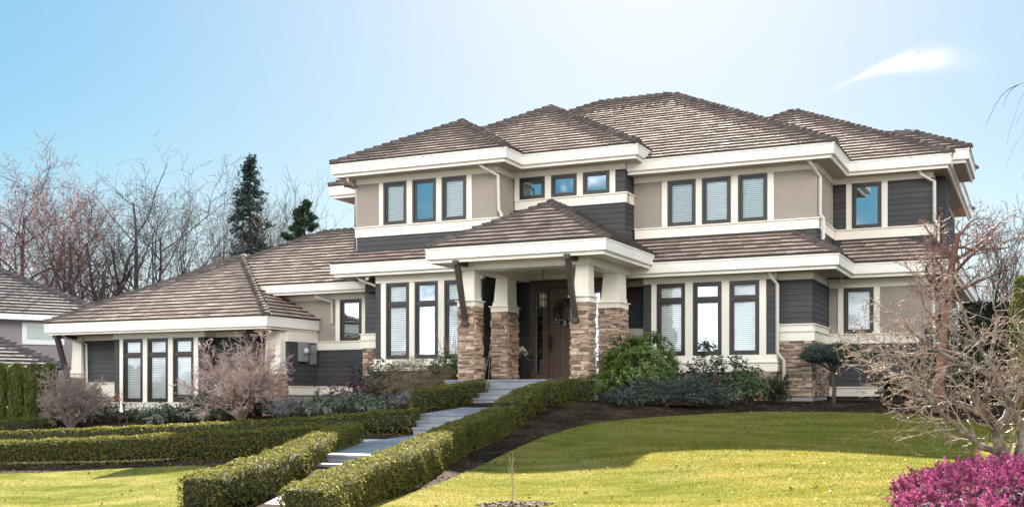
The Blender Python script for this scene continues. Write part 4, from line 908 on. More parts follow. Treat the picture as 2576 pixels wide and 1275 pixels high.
def juniper(label, x, y, rx, ry, h, nb, seed, m=JUNI, per=70, name='juniper', L=0.085, W=0.020):
    g = np.random.default_rng(seed); zb = gz1(x, y); C = []; T = []; st = []
    for i in range(nb):
        a = g.uniform(0, 2 * np.pi); rr_ = g.uniform(0.45, 1.0); el = g.uniform(0.1, 1.0); end = np.array([x + np.cos(a) * rx * rr_, y + np.sin(a) * ry * rr_, zb + h * el * (1.15 - 0.5 * rr_)])
        s0 = np.array([x + g.normal(0, rx * .25), y + g.normal(0, ry * .2), zb + .05]); mid = (s0 + end) / 2 + np.array([0, 0, h * .22])
        t = np.linspace(0.3, 1.0, per)[:, None]; p = (1 - t) ** 2 * s0 + 2 * t * (1 - t) * mid + t ** 2 * end; dv = nrmz(2 * (1 - t) * (mid - s0) + 2 * t * (end - mid))
        p = p + g.normal(0, 1, p.shape) * 0.075 * (1.2 - t) + np.array([0, 0, -0.01]); C.append(p); T.append(nrmz(dv + g.normal(0, .38, p.shape) + np.array([0, 0, -.12])))
        tt = np.linspace(0, 1, 5)[:, None]; pp = (1 - tt) ** 2 * s0 + 2 * tt * (1 - tt) * mid + tt ** 2 * end; st.append(([Vector(q) for q in pp], [.014, .011, .008, .006, .003]))
    C = np.concatenate(C); T = np.concatenate(T); C[:, 2] = np.maximum(C[:, 2], gz(C[:, 0], C[:, 1]) + .03); n = len(C)
    root = empty(name, (x, y, zb), label, 'shrub'); leaves('foliage', C, T, nrmz(g.normal(0, 1, (n, 3)) + np.array([0, 0, 1.2])), L * g.uniform(.6, 1.4, n), W * g.uniform(.7, 1.4, n), m, root); tubes('stems', st, STEM, root, 3); return root
juniper('spreading blue green juniper sprawling over the mulch beside the big rhododendron', -7.5, 24.9, 1.55, 0.75, 0.92, 130, 21)
juniper('small feathery juniper at the left end of the right-hand bed', -8.75, 24.55, 0.55, 0.4, 0.42, 34, 22)
shrub('dark_rhododendron', 'dark leaved rhododendron behind the juniper under the right bay window', -7.15, 26.9, 0.95, 0.6, 1.18, 190, 10, 0.12, 0.042, DARKL, 23, 0.35)
shrub('dark_rhododendron', 'open drooping rhododendron right of the juniper near the downspout', -6.25, 26.5, 0.62, 0.5, 0.86, 110, 9, 0.14, 0.045, RHODO, 24, 0.7)
juniper('small upright dark yew in front of the stone pier', -5.62, 26.9, 0.36, 0.32, 0.95, 46, 25, DARKL, 60, 'yew', 0.07, 0.016)
# cloud-pruned pine
def cloud_pine():
    x, y = -4.55, 28.0; zb = gz1(x, y); root = empty('cloud_pine', (x, y, zb), 'flat topped cloud pruned pine on a bare trunk by the stone corner', 'tree'); g = np.random.default_rng(31); n = 11000
    d = nrmz(g.normal(0, 1, (n, 3))); rr_ = g.uniform(.55, 1.0, n) ** .6; lump = 1 + .13 * np.sin(d[:, 0] * 9) + .10 * np.sin(d[:, 1] * 11 + d[:, 0] * 6)
    C = np.stack([x + .05 + d[:, 0] * .90 * rr_ * lump, y - .1 + d[:, 1] * .6 * rr_ * lump, zb + 1.13 + np.where(d[:, 2] > 0, d[:, 2] * .30, d[:, 2] * .16) * rr_ * lump], 1)
    leaves('foliage', C, nrmz(d + np.array([0, 0, .7]) + g.normal(0, .45, (n, 3))), g.normal(0, 1, (n, 3)), .085, .017, JUNI, root)
    tubes('trunk', [([Vector((x, y, zb - .1)), Vector((x + .03, y, zb + .35)), Vector((x - .02, y, zb + .7)), Vector((x + .04, y, zb + 1.1))], [.055, .05, .045, .035])] +
          [([Vector((x, y, zb + .75)), Vector((x + a * .5, y + b * .5, zb + .92)), Vector((x + a, y + b, zb + 1.08)), Vector((x + a * 1.2, y + b, zb + 1.15))], [.03, .025, .02, .01]) for a, b in ((.55, .1), (-.5, .05), (.2, -.4), (-.25, .3))], BARK, root, 6)
cloud_pine()
# left-hand bed under the garage and link wall
shrub('rhododendron', 'grey green rhododendron at the foot of the garage windows, right of the tagged sapling', -22.6, 24.9, 0.75, 0.5, 0.58, 80, 9, 0.17, 0.05, RHODOG, 41, 0.5)
shrub('rhododendron', 'taller grey green rhododendron below the right garage window', -21.2, 25.0, 0.85, 0.5, 0.80, 100, 9, 0.19, 0.055, RHODOG, 42, 0.6)
shrub('dark_rhododendron', 'dark evergreen shrub behind the round bare maple by the garage pillar', -20.3, 25.8, 0.95, 0.5, 0.98, 130, 9, 0.14, 0.045, DARKL, 43, 0.5)
shrub('dark_rhododendron', 'dark low shrub beneath the left garage corner', -24.9, 25.4, 1.25, 0.4, 0.50, 120, 9, 0.13, 0.042, DARKL, 44, 0.4)
shrub('dark_rhododendron', 'dark low shrub right of the round bare maple', -18.75, 25.3, 0.6, 0.4, 0.45, 70, 9, 0.12, 0.04, DARKL, 45, 0.4)
shrub('purple_azalea', 'purple leaved low azalea below the link wall', -16.55, 25.5, 1.15, 0.5, 0.86, 300, 13, 0.05, 0.022, PURP, 46, 0.1)
shrub('rhododendron', 'row of pale budded rhododendron behind the far left hedge, left plant', -16.7, 24.4, 0.75, 0.45, 0.56, 90, 10, 0.15, 0.036, RHODOG, 47, 0.8)
shrub('rhododendron', 'row of pale budded rhododendron behind the far left hedge, right plant', -15.2, 24.0, 0.85, 0.45, 0.50, 100, 10, 0.15, 0.036, RHODOG, 48, 0.8)
shrub('heather', 'grey twiggy heather left of the pale budded rhododendrons', -17.9, 24.4, 0.55, 0.4, 0.52, 150, 12, 0.13, 0.010, GREYL, 49, -0.9)
shrub('lavender', 'small grey lavender mound behind the short hedge', -13.75, 23.6, 0.5, 0.35, 0.42, 120, 12, 0.09, 0.014, GREYL, 50, -0.5)
shrub('dark_rhododendron', 'dark rhododendron left of the brown weeping maple below the stone pier', -16.1, 26.0, 0.85, 0.6, 1.22, 150, 9, 0.14, 0.045, DARKL, 51, 0.6)
shrub('weeping_maple', 'brown leafless mound of a weeping maple under the left bay windows', -14.6, 25.2, 1.2, 0.75, 1.25, 520, 14, 0.16, 0.010, BROWN, 52, 0.55, fill=.5)
shrub('leucothoe', 'bright green broad leaved shrub against the left porch column', -13.95, 25.9, 0.7, 0.5, 1.25, 170, 10, 0.15, 0.045, mat('fresh_green_leaf', (0.075, 0.15, 0.05), 0.35, var=0.4, hue=0.02, trans=0.3), 53, 0.5)
def stem_clump(label, x, y, h, n, seed, m, name='hydrangea', sx=.5):
    r = random.Random(seed); zb = gz1(x, y); root = empty(name, (x, y, zb), label, 'shrub'); st = []
    for i in range(n):
        a = Vector((x + r.uniform(-sx, sx), y + r.uniform(-.2, .2), zb)); d = Vector((r.gauss(0, .07), r.gauss(0, .07), 1)); hh = h * r.uniform(.75, 1.1); pts = [a]
        for k_ in range(4): d = (d + rv(r) * .05).normalized(); pts.append(pts[-1] + d * hh / 4)
        st.append((pts, [.011, .010, .009, .008, .006]))
        if r.random() < .7: st.append(([pts[3], pts[3] + Vector((r.gauss(0, .08), r.gauss(0, .05), .12)), pts[3] + Vector((r.gauss(0, .1), 0, .24))], [.006, .005, .003]))
    tubes('stems', st, m, root, 4); return root
stem_clump('leafless hydrangea with upright bare canes against the left porch column', -13.75, 26.45, 1.72, 46, 54, mat('tan_cane', (0.30, 0.22, 0.16), 0.8, var=0.3), sx=.62)
# ------------------------------------------------------------------ bare maples in front of the garage
PDOME = dict(levels=6, n=[2, 6, 5, 4, 3, 3], tip=[.8, .3, .35, .4, .5, .5], wob=[.03, .10, .14, .18, .2, .2], up=[0, .05, .02, 0, -.01, 0], cnt=[18, 7, 6, 5, 3], t0=[.3, .3, .2, .2, .2], ang=[.60, .55, .6, .65, .6], ratio=[8, .45, .55, .55, .6], rr=[.6, .5, .5, .6, .7], rmin=.0055, trunk=.075)
MBARK = mat('maple_bark', (0.20, 0.155, 0.12), 0.8, noise=0.25, nscale=5)
MTWIG = mat('maple_twig', (0.52, 0.37, 0.34), 0.6, var=0.35, hue=0.015)
def dome_maple(label, x, y, h, seed, m1, m2, zoff=0):
    z = gz1(x, y); return bare_tree('japanese_maple', label, (x, y, z), h, PDOME, seed, m1, m2, r0=.085, split=3, cat='tree', k=3)
dome_maple('round leafless pink twigged maple in front of the garage right corner', -19.9, 25.0, 3.0, 23, MBARK, MTWIG)
dome_maple('smaller leafless grey twigged maple in front of the garage left corner', -25.75, 24.6, 2.35, 9, mat('grey_maple_bark', (0.17, 0.14, 0.125), 0.8), mat('grey_maple_twig', (0.30, 0.235, 0.215), 0.7, var=0.3))
# ------------------------------------------------------------------ trees behind the house
GRP = 'trees beyond the roofs'
def far_tree(name, label, px, py, Y, P, seed, m1, m2, lean=(0, 0), r0=None, split=3, base=None):
    p = at(px, py, Y); b = at(base if base else px, 900, Y); z = gz1(b.x, b.y); return bare_tree(name, label, (b.x, b.y, z), p.z - z, P, seed, m1, m2, lean, r0, split, None, 'tree', 3)
far_tree('bare_tree', 'tall bare tree with reddish buds at the left edge behind the neighbouring roof', 60, 385, 42, PFAR, 101, BARK, TWIGR, r0=.24, lean=(-.05, 0), base=75)
far_tree('bare_tree', 'shorter bare tree with red twigs just right of the tall reddish one', 150, 470, 40, PFAR, 102, BARK, TWIGR, r0=.14)
far_tree('bare_tree', 'broad many stemmed bare alder standing between the two roofs', 285, 445, 41, PMULTI, 103, BARK, TWIG, r0=.27, base=272)
far_tree('bare_tree', 'bare tree with a winding trunk above the middle of the garage roof', 378, 455, 44, PFAR, 104, BARKD, TWIG, r0=.17, lean=(.04, 0))
far_tree('bare_tree', 'thin bare tree leaning left beside the many stemmed alder', 205, 480, 43, PFAR, 105, BARKD, TWIG, r0=.13, lean=(-.12, 0), base=240)
far_tree('bare_tree', 'slim upright bare tree with pinkish twigs, left of the three', 485, 470, 50, PUP, 106, BARK, TWIGP, r0=.13)
far_tree('bare_tree', 'slim upright bare tree with pinkish twigs, tallest of the three', 530, 448, 52, PUP, 107, BARK, TWIGP, r0=.13)
far_tree('bare_tree', 'slim upright bare tree with pinkish twigs beside the tall spruce', 575, 470, 50, PUP, 108, BARK, TWIGP, r0=.12)
far_tree('bare_tree', 'thin bare tree with a dense top between the spruce and the pine', 705, 428, 48, PUP, 109, BARK, TWIGP, r0=.12)
far_tree('bare_tree', 'spindly bare tree rising above the small pine', 757, 468, 50, PUP, 110, BARKD, TWIG, r0=.09)
far_tree('bare_tree', 'small bare tree low behind the neighbouring roof ridge', 20, 560, 44, PFAR, 111, BARKD, TWIG, r0=.11)
far_tree('bare_tree', 'small bare tree in front of the spruce above the garage ridge', 660, 560, 46, PFAR, 112, BARK, TWIGP, r0=.09)
far_tree('bare_tree', 'tall narrow bare tree right of the house above the dark hedge', 2462, 505, 46, PUP, 113, BARKD, TWIG, r0=.12)
far_tree('bare_tree', 'smaller bare tree near the right edge behind the dark hedge', 2525, 600, 44, PUP, 114, BARKD, TWIG, r0=.08)
SPRUCE = mat('spruce_needles', (0.032, 0.060, 0.055), 0.8, spec=.05, var=0.5, hue=0.02, trans=0.1)
PINE = mat('pine_needles', (0.035, 0.060, 0.040), 0.8, spec=.05, var=0.5, hue=0.02, trans=0.1)
def conifer(name, label, px, py, Y, wmax, seed, m, droop=.35, zlow=.12, tuft=False):
    g = np.random.default_rng(seed); p = at(px, py, Y); z = gz1(p.x, p.y); h = p.z - z; C = []; T = []; st = [([Vector((p.x, p.y, z - .2)), Vector((p.x, p.y, z + h * .5)), Vector((p.x, p.y, z + h))], [.20, .12, .015])]
    nb = 260 if not tuft else 90
    for i in range(nb):
        f = zlow + (1 - zlow) * (i + g.uniform()) / nb; zz = z + h * f; Lb = wmax * ((1 - f) ** .8 + .03) * g.uniform(.65, 1.15); a = g.uniform(0, 6.283)
        if tuft: Lb = wmax * (math.sin(math.pi * min(1, (f - zlow) / (1 - zlow) * .8 + .2)) * .9 + .1) * g.uniform(.5, 1.1)
        d = np.array([math.cos(a), math.sin(a), g.uniform(-.05, .25)]); n = int(14 + 46 * Lb / wmax) * (1 if not tuft else 3); t = np.sqrt(g.uniform(.05 if not tuft else .45, 1, n))[:, None]
        pt = np.array([p.x, p.y, zz]) + d * Lb * t + np.array([0, 0, -droop * Lb]) * t ** 2
        sp = g.normal(0, 1, (n, 3)) * np.array([.16, .16, .10]) * (1.1 - .5 * t) * (wmax / 2.4) * (1.0 if not tuft else 1.5); C.append(pt + sp); T.append(nrmz(d * .8 + g.normal(0, .5, (n, 3)) + np.array([0, 0, -.25 if not tuft else .5])))
        st.append(([Vector((p.x, p.y, zz)), Vector((p.x + d[0] * Lb * .5, p.y + d[1] * Lb * .5, zz + d[2] * Lb * .5 - droop * Lb * .25)), Vector((p.x + d[0] * Lb, p.y + d[1] * Lb, zz + d[2] * Lb - droop * Lb))], [.035, .022, .008]))
    C = np.concatenate(C); T = np.concatenate(T); n = len(C); root = empty(name, (p.x, p.y, z), label, 'tree')
    leaves('crown', C, T, nrmz(g.normal(0, 1, (n, 3)) + np.array([0, 0, .6])), .30 * g.uniform(.6, 1.3, n), .075 * g.uniform(.6, 1.4, n), m, root); tubes('trunk', st, BARKD, root, 5); return root
conifer('spruce_tree', 'tall dark conical spruce behind the garage ridge', 629, 395, 46, 2.75, 120, SPRUCE)
conifer('pine_tree', 'small rounded pine above the link roof, right of the spruce', 765, 512, 46, 1.35, 121, PINE, .0, .45, True)
# ------------------------------------------------------------------ columnar cedars at the left edge
CEDAR = mat('cedar_spray', (0.085, 0.105, 0.022), 0.6, var=0.5, hue=0.02, trans=0.25)
def cedar(x, y, w, h, seed, label, m=CEDAR, n=9000, group='columnar cedars along the boundary'):
    g = np.random.default_rng(seed); z = gz1(x, y); a = g.uniform(0, 6.283, n); f = g.uniform(0, 1, n); prof = np.where(f < .85, 1 - .12 * f, (1 - .102) * np.sqrt(np.maximum(0, 1 - ((f - .85) / .152) ** 2)))
    lump = 1 + .10 * np.sin(a * 5 + f * 9) + .07 * np.sin(a * 9 - f * 23); r = w / 2 * prof * lump * g.uniform(.82, 1.04, n); C = np.stack([x + np.cos(a) * r, y + np.sin(a) * r, z + f * h], 1)
    root = empty('cedar_tree', (x, y, z), label, 'tree', group); out = np.stack([np.cos(a), np.sin(a), np.zeros(n)], 1)
    leaves('foliage', C, nrmz(np.array([0, 0, 1.2]) + out * .45 + g.normal(0, .35, (n, 3))), nrmz(out + g.normal(0, .5, (n, 3))), .13 * g.uniform(.6, 1.3, n), .05 * g.uniform(.6, 1.3, n), m, root)
    mb = MB(); mb.tube([(x, y, z - .05), (x, y, z + h * .86), (x, y, z + h * .95)], w * .36, 8, r1=w * .2); mb.build('trunk', HCORE, root); return root
for i, (px, w, hp, lb) in enumerate(((4, .48, 918, 'columnar clipped cedar at the very left edge of the row'), (44, .50, 920, 'columnar cedar in the row, second from the left edge'), (86, .52, 922, 'columnar cedar in the row, third from the left edge'), (124, .48, 924, 'columnar cedar behind the grey twigged maple, last of the row'))):
    b = at(px, 1080, 24.6); cedar(b.x, b.y, w, 93 * 0.0 + (1080 - hp) * 33.6 / 2848 + .02, 130 + i, lb)
b = at(2575, 1000, 23.0); cedar(b.x, b.y, .42, 2.8, 140, 'slender yellow green cedar at the right edge of the lawn', mat('gold_cedar', (0.11, 0.13, 0.03), 0.6, var=.4, hue=.02, trans=.3), 8000, None)
# ------------------------------------------------------------------ right side: dark hedge, mid tree, small shrubs
DLAUR = mat('laurel_dark', (0.028, 0.026, 0.017), 0.45, var=0.5, hue=0.03, trans=0.15)
hedge('tall dark evergreen hedge beside the right end of the house', [(-1.9, 33.5), (0.5, 33.0), (4.5, 32.5)], [2.55, 2.45, 2.4], 1.2, 420, L=0.12, W=0.05, seed=60, leafm=DLAUR, name='evergreen_hedge', group=None, rnd=.25)
shrub('dark_rhododendron', 'dark tall evergreen at the right corner of the house, behind the red barked tree', -1.9, 28.4, 0.95, 0.8, 2.3, 190, 12, 0.15, 0.05, DARKL, 61, 0.4)
juniper('low dark hemlock spreading under the right end window', -3.0, 28.6, 0.9, 0.6, 0.95, 46, 62, DARKL, 70, 'hemlock', .09, .022)
shrub('dark_rhododendron', 'dark broad shrub at the right edge behind the gnarled tree', 0.3, 26.0, 1.3, 0.8, 1.7, 190, 12, 0.15, 0.05, DARKL, 63, 0.4)
shrub('yellow_green_shrub', 'yellow green leafy shrub at the right edge behind the gnarled trunk', 0.15, 16.9, 0.42, 0.4, 0.72, 90, 10, 0.11, 0.03, YELL, 64, 0.2)
PMID = dict(levels=5, n=[6, 6, 5, 4, 3], tip=[.55, .3, .35, .4, .5], wob=[.05, .15, .2, .25, .25], up=[.03, .03, .03, .03, .03], cnt=[9, 8, 6, 4], t0=[.55, .15, .15, .15], ang=[1.0, .8, .8, .8], ratio=[.42, .5, .5, .55], rr=[.5, .5, .5, .6], rmin=.0055, trunk=.80)
RBARK = mat('red_brown_bark', (0.17, 0.075, 0.055), 0.7, noise=0.3, nscale=6)
RTWIG = mat('red_brown_twig', (0.26, 0.13, 0.11), 0.6, var=0.45, hue=0.03)
b = at(2360, 1030, 26.6); z = gz1(b.x, b.y)
bare_tree('paperbark_maple', 'leafless tree with red brown bark in front of the right house corner', (b.x, b.y, z), 5.15, PMID, 31, RBARK, RTWIG, r0=.13, split=2, k=3)
# weeping birch standing just outside the frame: its hanging twigs reach into the sky at the right
def birch():
    x, y = 1.35, 23.5; z = gz1(x, y); root = empty('weeping_birch', (x, y, z), 'weeping birch just right of the picture, thin twigs hanging into the sky', 'tree'); r = random.Random(77); tr = [([Vector((x, y, z - .1)), Vector((x + .1, y, z + 3)), Vector((x, y + .1, z + 6)), Vector((x + .1, y, z + 8.5))], [.14, .11, .08, .03])]; tw = []
    for i in range(34):
        a = r.uniform(0, 6.28); zz = z + r.uniform(4.5, 8.2); L = r.uniform(.9, 1.9); d = Vector((math.cos(a), math.sin(a), .35)); p = [Vector((x, y, zz))]
        for k_ in range(4): d = (d + Vector((0, 0, -.18)) + rv(r) * .06).normalized(); p.append(p[-1] + d * L / 4)
        tr.append((p, [.03, .024, .018, .012, .008]))
        for j in range(7):
            q = p[2 + j % 3].lerp(p[min(4, 3 + j % 3)], r.random()); dd = Vector((d.x * .5, d.y * .5, -.5)) + rv(r) * .3; pts = [q]; LL = r.uniform(.5, 1.7)
            for k_ in range(5): dd = (dd + Vector((0, 0, -.35)) + rv(r) * .10).normalized(); pts.append(pts[-1] + dd * LL / 5)
            tw.append((pts, [.007, .006, .005, .004, .004, .003]))
    tubes('trunk', tr, mat('birch_bark', (0.45, 0.42, 0.40), .7, noise=.4, nscale=5), root, 6); tubes('crown', tw, TWIG, root, 3)
birch()
# ------------------------------------------------------------------ gnarled tree at the front right
def gnarled():
    base = at(2548, 1214, 13.62); base.z = gz1(base.x, base.y); root = empty('gnarled_tree', tuple(base), 'gnarled leafless tree with pale lichened twigs above the magenta heather', 'tree'); r = random.Random(5)
    def A(pts):          # px, py, nearness offset (m towards the house)
        return [at(x, y, 13.62 + o) for x, y, o in pts]
    LB = [([(2550, 1222, 0), (2527, 1160, -.02), (2512, 1112, -.05), (2504, 1075, -.08)], .085, .072),
          ([(2512, 1140, -.03), (2478, 1128, -.15), (2435, 1100, -.3), (2393, 1062, -.45), (2350, 1018, -.55), (2320, 985, -.5)], .050, .022),
          ([(2504, 1078, -.08), (2494, 1062, -.1), (2455, 1035, .05), (2405, 1015, .2), (2350, 998, .3), (2300, 972, .4), (2245, 940, .5), (2190, 915, .55)], .055, .016),
          ([(2494, 1062, -.1), (2484, 1030, -.2), (2480, 1000, -.25), (2506, 982, -.3), (2530, 984, -.3)], .040, .018),
          ([(2504, 1078, -.08), (2530, 1045, .1), (2552, 1010, .3), (2580, 975, .4), (2600, 930, .5)], .050, .022),
          ([(2562, 1212, .12), (2563, 1150, .15), (2567, 1090, .2), (2548, 1030, .3), (2512, 960, .5), (2488, 910, .6), (2455, 865, .7), (2430, 805, .75), (2412, 755, .8)], .075, .018),
          ([(2548, 1030, .3), (2570, 1000, .1), (2600, 960, -.1), (2620, 900, -.2)], .045, .018),
          ([(2512, 960, .5), (2470, 935, .3), (2420, 915, .1), (2360, 885, -.05), (2310, 850, -.15), (2275, 812, -.2)], .038, .014),
          ([(2488, 910, .6), (2500, 860, .8), (2508, 810, .9), (2500, 770, 1.0)], .032, .013),
          ([(2455, 865, .7), (2420, 850, .6), (2375, 820, .5), (2335, 790, .45), (2315, 735, .4)], .030, .012),
          ([(2405, 1015, .2), (2360, 975, .0), (2315, 945, -.15), (2262, 905, -.3), (2225, 885, -.35)], .030, .011),
          ([(2530, 984, -.3), (2560, 960, -.35), (2590, 915, -.4), (2600, 860, -.4)], .026, .012),
          ([(2470, 935, .3), (2440, 905, .5), (2400, 890, .7), (2350, 880, .85), (2300, 890, .9)], .028, .011)]
    big = []; tw = [[], [], []]
    P = dict(levels=3, n=[6, 4, 3], tip=[.4, .5, .6], wob=[.13, .17, .22], up=[.01, .02, .03], cnt=[6, 3], t0=[.2, .2], ang=[.7, .8], ratio=[.42, .45], rr=[.6, .7], rmin=.0028)
    for pts, r0, r1 in LB:
        r0, r1 = r0 * .86, r1 * .8; p = A(pts); n = len(p); sm = []
        for i in range(n - 1):
            a, b_, c, d = p[max(i - 1, 0)], p[i], p[i + 1], p[min(i + 2, n - 1)]
            for j in range(4):
                t = j / 4; sm.append(.5 * ((2 * b_) + (c - a) * t + (2 * a - 5 * b_ + 4 * c - d) * t * t + (3 * b_ - a - 3 * c + d) * t ** 3) + rv(r) * .006)
        sm.append(p[-1]); m_ = len(sm); rad = [r0 + (r1 - r0) * i / (m_ - 1) for i in range(m_)]; rad = [x * (1 + .12 * r.gauss(0, .6)) for x in rad]; big.append((sm, rad))
        cnt = int(m_ * (0.68 if pts[-1][1] > 870 else .36) * (1 if r0 < .055 else .5))
        for c in range(cnt):
            i = int(m_ * (.28 + .72 * (c + r.random()) / cnt)); i = min(i, m_ - 2); d = (sm[i + 1] - sm[i]).normalized(); sd = rv(r); sd = (sd - d * sd.dot(d)).normalized(); sd.z = sd.z * .75 + .12
            grow(r, sm[i], d * .55 + sd * .9, r.uniform(.32, .75), max(.005, rad[i] * .28), 0, P, tw)
        grow(r, sm[-1], (sm[-1] - sm[-3]).normalized(), .5, r1 * .9, 0, P, tw)
    LICH = mat('lichened_bark', (0.075, 0.052, 0.044), 0.85, spec=.2, col2=(0.20, 0.175, 0.15), nscale=9, noise=0.35, bump=.6, bscale=45); PALE = mat('pale_twig', (0.235, 0.175, 0.14), 0.7, var=0.3, hue=.01)
    tubes('trunk', big, LICH, root, 8); tubes('crown', [x for l in tw for x in l], PALE, root, 4)
    # swelling buds
    g = np.random.default_rng(3); tips = np.array([tuple(p[0][-1]) for p in tw[2]] + [tuple(p[0][-2]) for p in tw[2]]); n = len(tips)
    leaves('buds', tips, g.normal(0, 1, (n, 3)) + np.array([0, 0, .6]), g.normal(0, 1, (n, 3)), .024, .014, mat('swelling_bud', (0.30, 0.17, 0.12), .6, var=.3), root)
gnarled()
# magenta heather
def heather():
    g = np.random.default_rng(9); x, y = -0.38, 11.35; zb = gz1(x, y); root = empty('heather', (x, y, zb), 'magenta flowering heather mound beneath the gnarled tree', 'shrub'); rx, ry, h = 0.90, 1.55, .34; ns, per = 1500, 30
    a = g.uniform(0, 6.283, ns); q = np.sqrt(g.uniform(0, 1, ns)); X = x + np.cos(a) * rx * q * (1 + .09 * np.sin(a * 5)); Y = y + np.sin(a) * ry * q * (1 + .08 * np.sin(a * 7))
    hz_ = h * np.sqrt(np.maximum(0, 1 - q ** 3)) * (1 + .22 * np.sin(X * 7 + 1) * np.sin(Y * 6.3) + .12 * np.sin(X * 15 + Y * 10)); S0 = np.stack([X, Y, gz(X, Y) + hz_ * g.uniform(.72, .98, ns)], 1)
    D = nrmz(np.stack([np.cos(a) * q, np.sin(a) * q, np.full(ns, 1.0)], 1) + g.normal(0, .34, (ns, 3))); LL = g.uniform(.06, .13, ns); rep = np.repeat(np.arange(ns), per); n = ns * per; t = g.uniform(0, 1, n)
    off = nrmz(np.cross(D[rep], g.normal(0, 1, (n, 3)))); C = S0[rep] + D[rep] * (LL[rep] * t)[:, None] + off * (.016 * (1.1 - .7 * t))[:, None]; T = nrmz(D[rep] * .7 + off * .8 + g.normal(0, .2, (n, 3))); pink = g.uniform(0, 1, ns)[rep] < .8
    HF = [mat('heather_flower', (0.34, 0.070, 0.19), .7, spec=.1, var=.55, hue=.03, trans=.25), mat('heather_dull_flower', (0.16, 0.055, 0.07), .8, spec=.1, var=.6, hue=.03)]
    for nm_, k2, m2 in (('flowers', pink, HF[0]), ('foliage', ~pink, HF[1])): leaves(nm_, C[k2], T[k2], nrmz(off[k2] + g.normal(0, .5, (k2.sum(), 3))), .026 * g.uniform(.6, 1.4, k2.sum()), .013, m2, root)
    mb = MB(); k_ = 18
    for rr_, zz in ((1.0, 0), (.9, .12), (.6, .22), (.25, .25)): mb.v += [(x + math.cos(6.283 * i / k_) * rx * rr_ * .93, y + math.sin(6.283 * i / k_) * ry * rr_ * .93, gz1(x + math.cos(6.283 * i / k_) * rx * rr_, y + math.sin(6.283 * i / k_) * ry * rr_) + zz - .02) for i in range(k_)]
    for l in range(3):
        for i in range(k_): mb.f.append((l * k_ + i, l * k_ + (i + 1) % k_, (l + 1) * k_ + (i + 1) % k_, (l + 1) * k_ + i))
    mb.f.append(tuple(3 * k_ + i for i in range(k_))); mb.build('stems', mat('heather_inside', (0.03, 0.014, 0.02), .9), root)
heather()
# young whip in the lawn, tagged sapling by the garage
def whip():
    p = at(1288, 1272, 12.55); x, y = p.x, p.y; z = gz1(x, y); root = empty('young_sapling', (x, y, z), 'thin leafless whip planted in a small mulch circle in the lawn', 'tree'); V_ = Vector
    tubes('trunk', [([V_((x, y, z)), V_((x + .01, y, z + .2)), V_((x, y, z + .38)), V_((x + .015, y, z + .55)), V_((x + .01, y, z + .66))], [.009, .008, .007, .005, .003]), ([V_((x, y, z + .34)), V_((x - .04, y, z + .42)), V_((x - .06, y, z + .52))], [.006, .005, .003]), ([V_((x, y, z + .37)), V_((x + .04, y + .02, z + .47)), V_((x + .06, y, z + .5))], [.005, .004, .003]), ([V_((x, y, z + .42)), V_((x - .03, y, z + .55)), V_((x - .045, y, z + .63))], [.005, .004, .003])], mat('whip_bark', (0.30, 0.20, 0.16), .7), root, 5)
    g = np.random.default_rng(4); n = 900; a = g.uniform(0, 6.283, n); q = np.sqrt(g.uniform(0, 1, n)); X = x + .12 + np.cos(a) * .5 * q; Y = y - .18 + np.sin(a) * .32 * q; Z = gz(X, Y) + .035 + .03 * (1 - q)
    o = leaves('mulch_ring', np.stack([X, Y, Z], 1), np.concatenate([g.normal(0, 1, (n, 2)), np.zeros((n, 1))], 1), np.array([[0, 0, 1.0]]) + g.normal(0, .35, (n, 3)), .06, .03, mat('bark_chip', (0.075, 0.042, 0.027), .9, var=.5), None); tag(o, kind='stuff')
whip()
def tagged():
    p = at(300, 1060, 25.0); x, y = p.x, p.y; z = gz1(x, y); V_ = Vector; root = empty('young_sapling', (x, y, z), 'small sapling with orange leaves in front of the left garage window', 'tree')
    tubes('trunk', [([V_((x, y, z)), V_((x + .02, y, z + .4)), V_((x, y, z + .75)), V_((x - .03, y, z + .95))], [.013, .011, .008, .004]), ([V_((x, y, z + .6)), V_((x - .12, y, z + .75)), V_((x - .2, y, z + .8))], [.007, .005, .003])], BARK, root, 5)
    g = np.random.default_rng(6); n = 40; C = np.stack([x - .06 + g.normal(0, .10, n), y + g.normal(0, .06, n), z + .82 + g.normal(0, .10, n)], 1); leaves('foliage', C, g.normal(0, 1, (n, 3)), g.normal(0, 1, (n, 3)), .07, .04, mat('orange_leaf', (0.45, 0.13, 0.07), .5, var=.4, trans=.3), root)
    k = empty('plant_tag', (x + .35, y - .1, z), 'white plant tag on a leaning stake beside the orange leaved sapling', 'sign'); tubes('stake', [([V_((x + .42, y - .1, z)), V_((x + .30, y - .1, z + .4)), V_((x + .20, y - .1, z + .62))], [.012, .012, .012])], STEM, k, 5)
    mb = MB(); mb.box8([(x + .12, y - .125, z + .36), (x + .26, y - .125, z + .33), (x + .26, y - .118, z + .33), (x + .12, y - .118, z + .36), (x + .16, y - .125, z + .62), (x + .22, y - .125, z + .60), (x + .22, y - .118, z + .60), (x + .16, y - .118, z + .62)]); mb.build('card', mat('white_card', (.8, .8, .8), .5), k)
tagged()
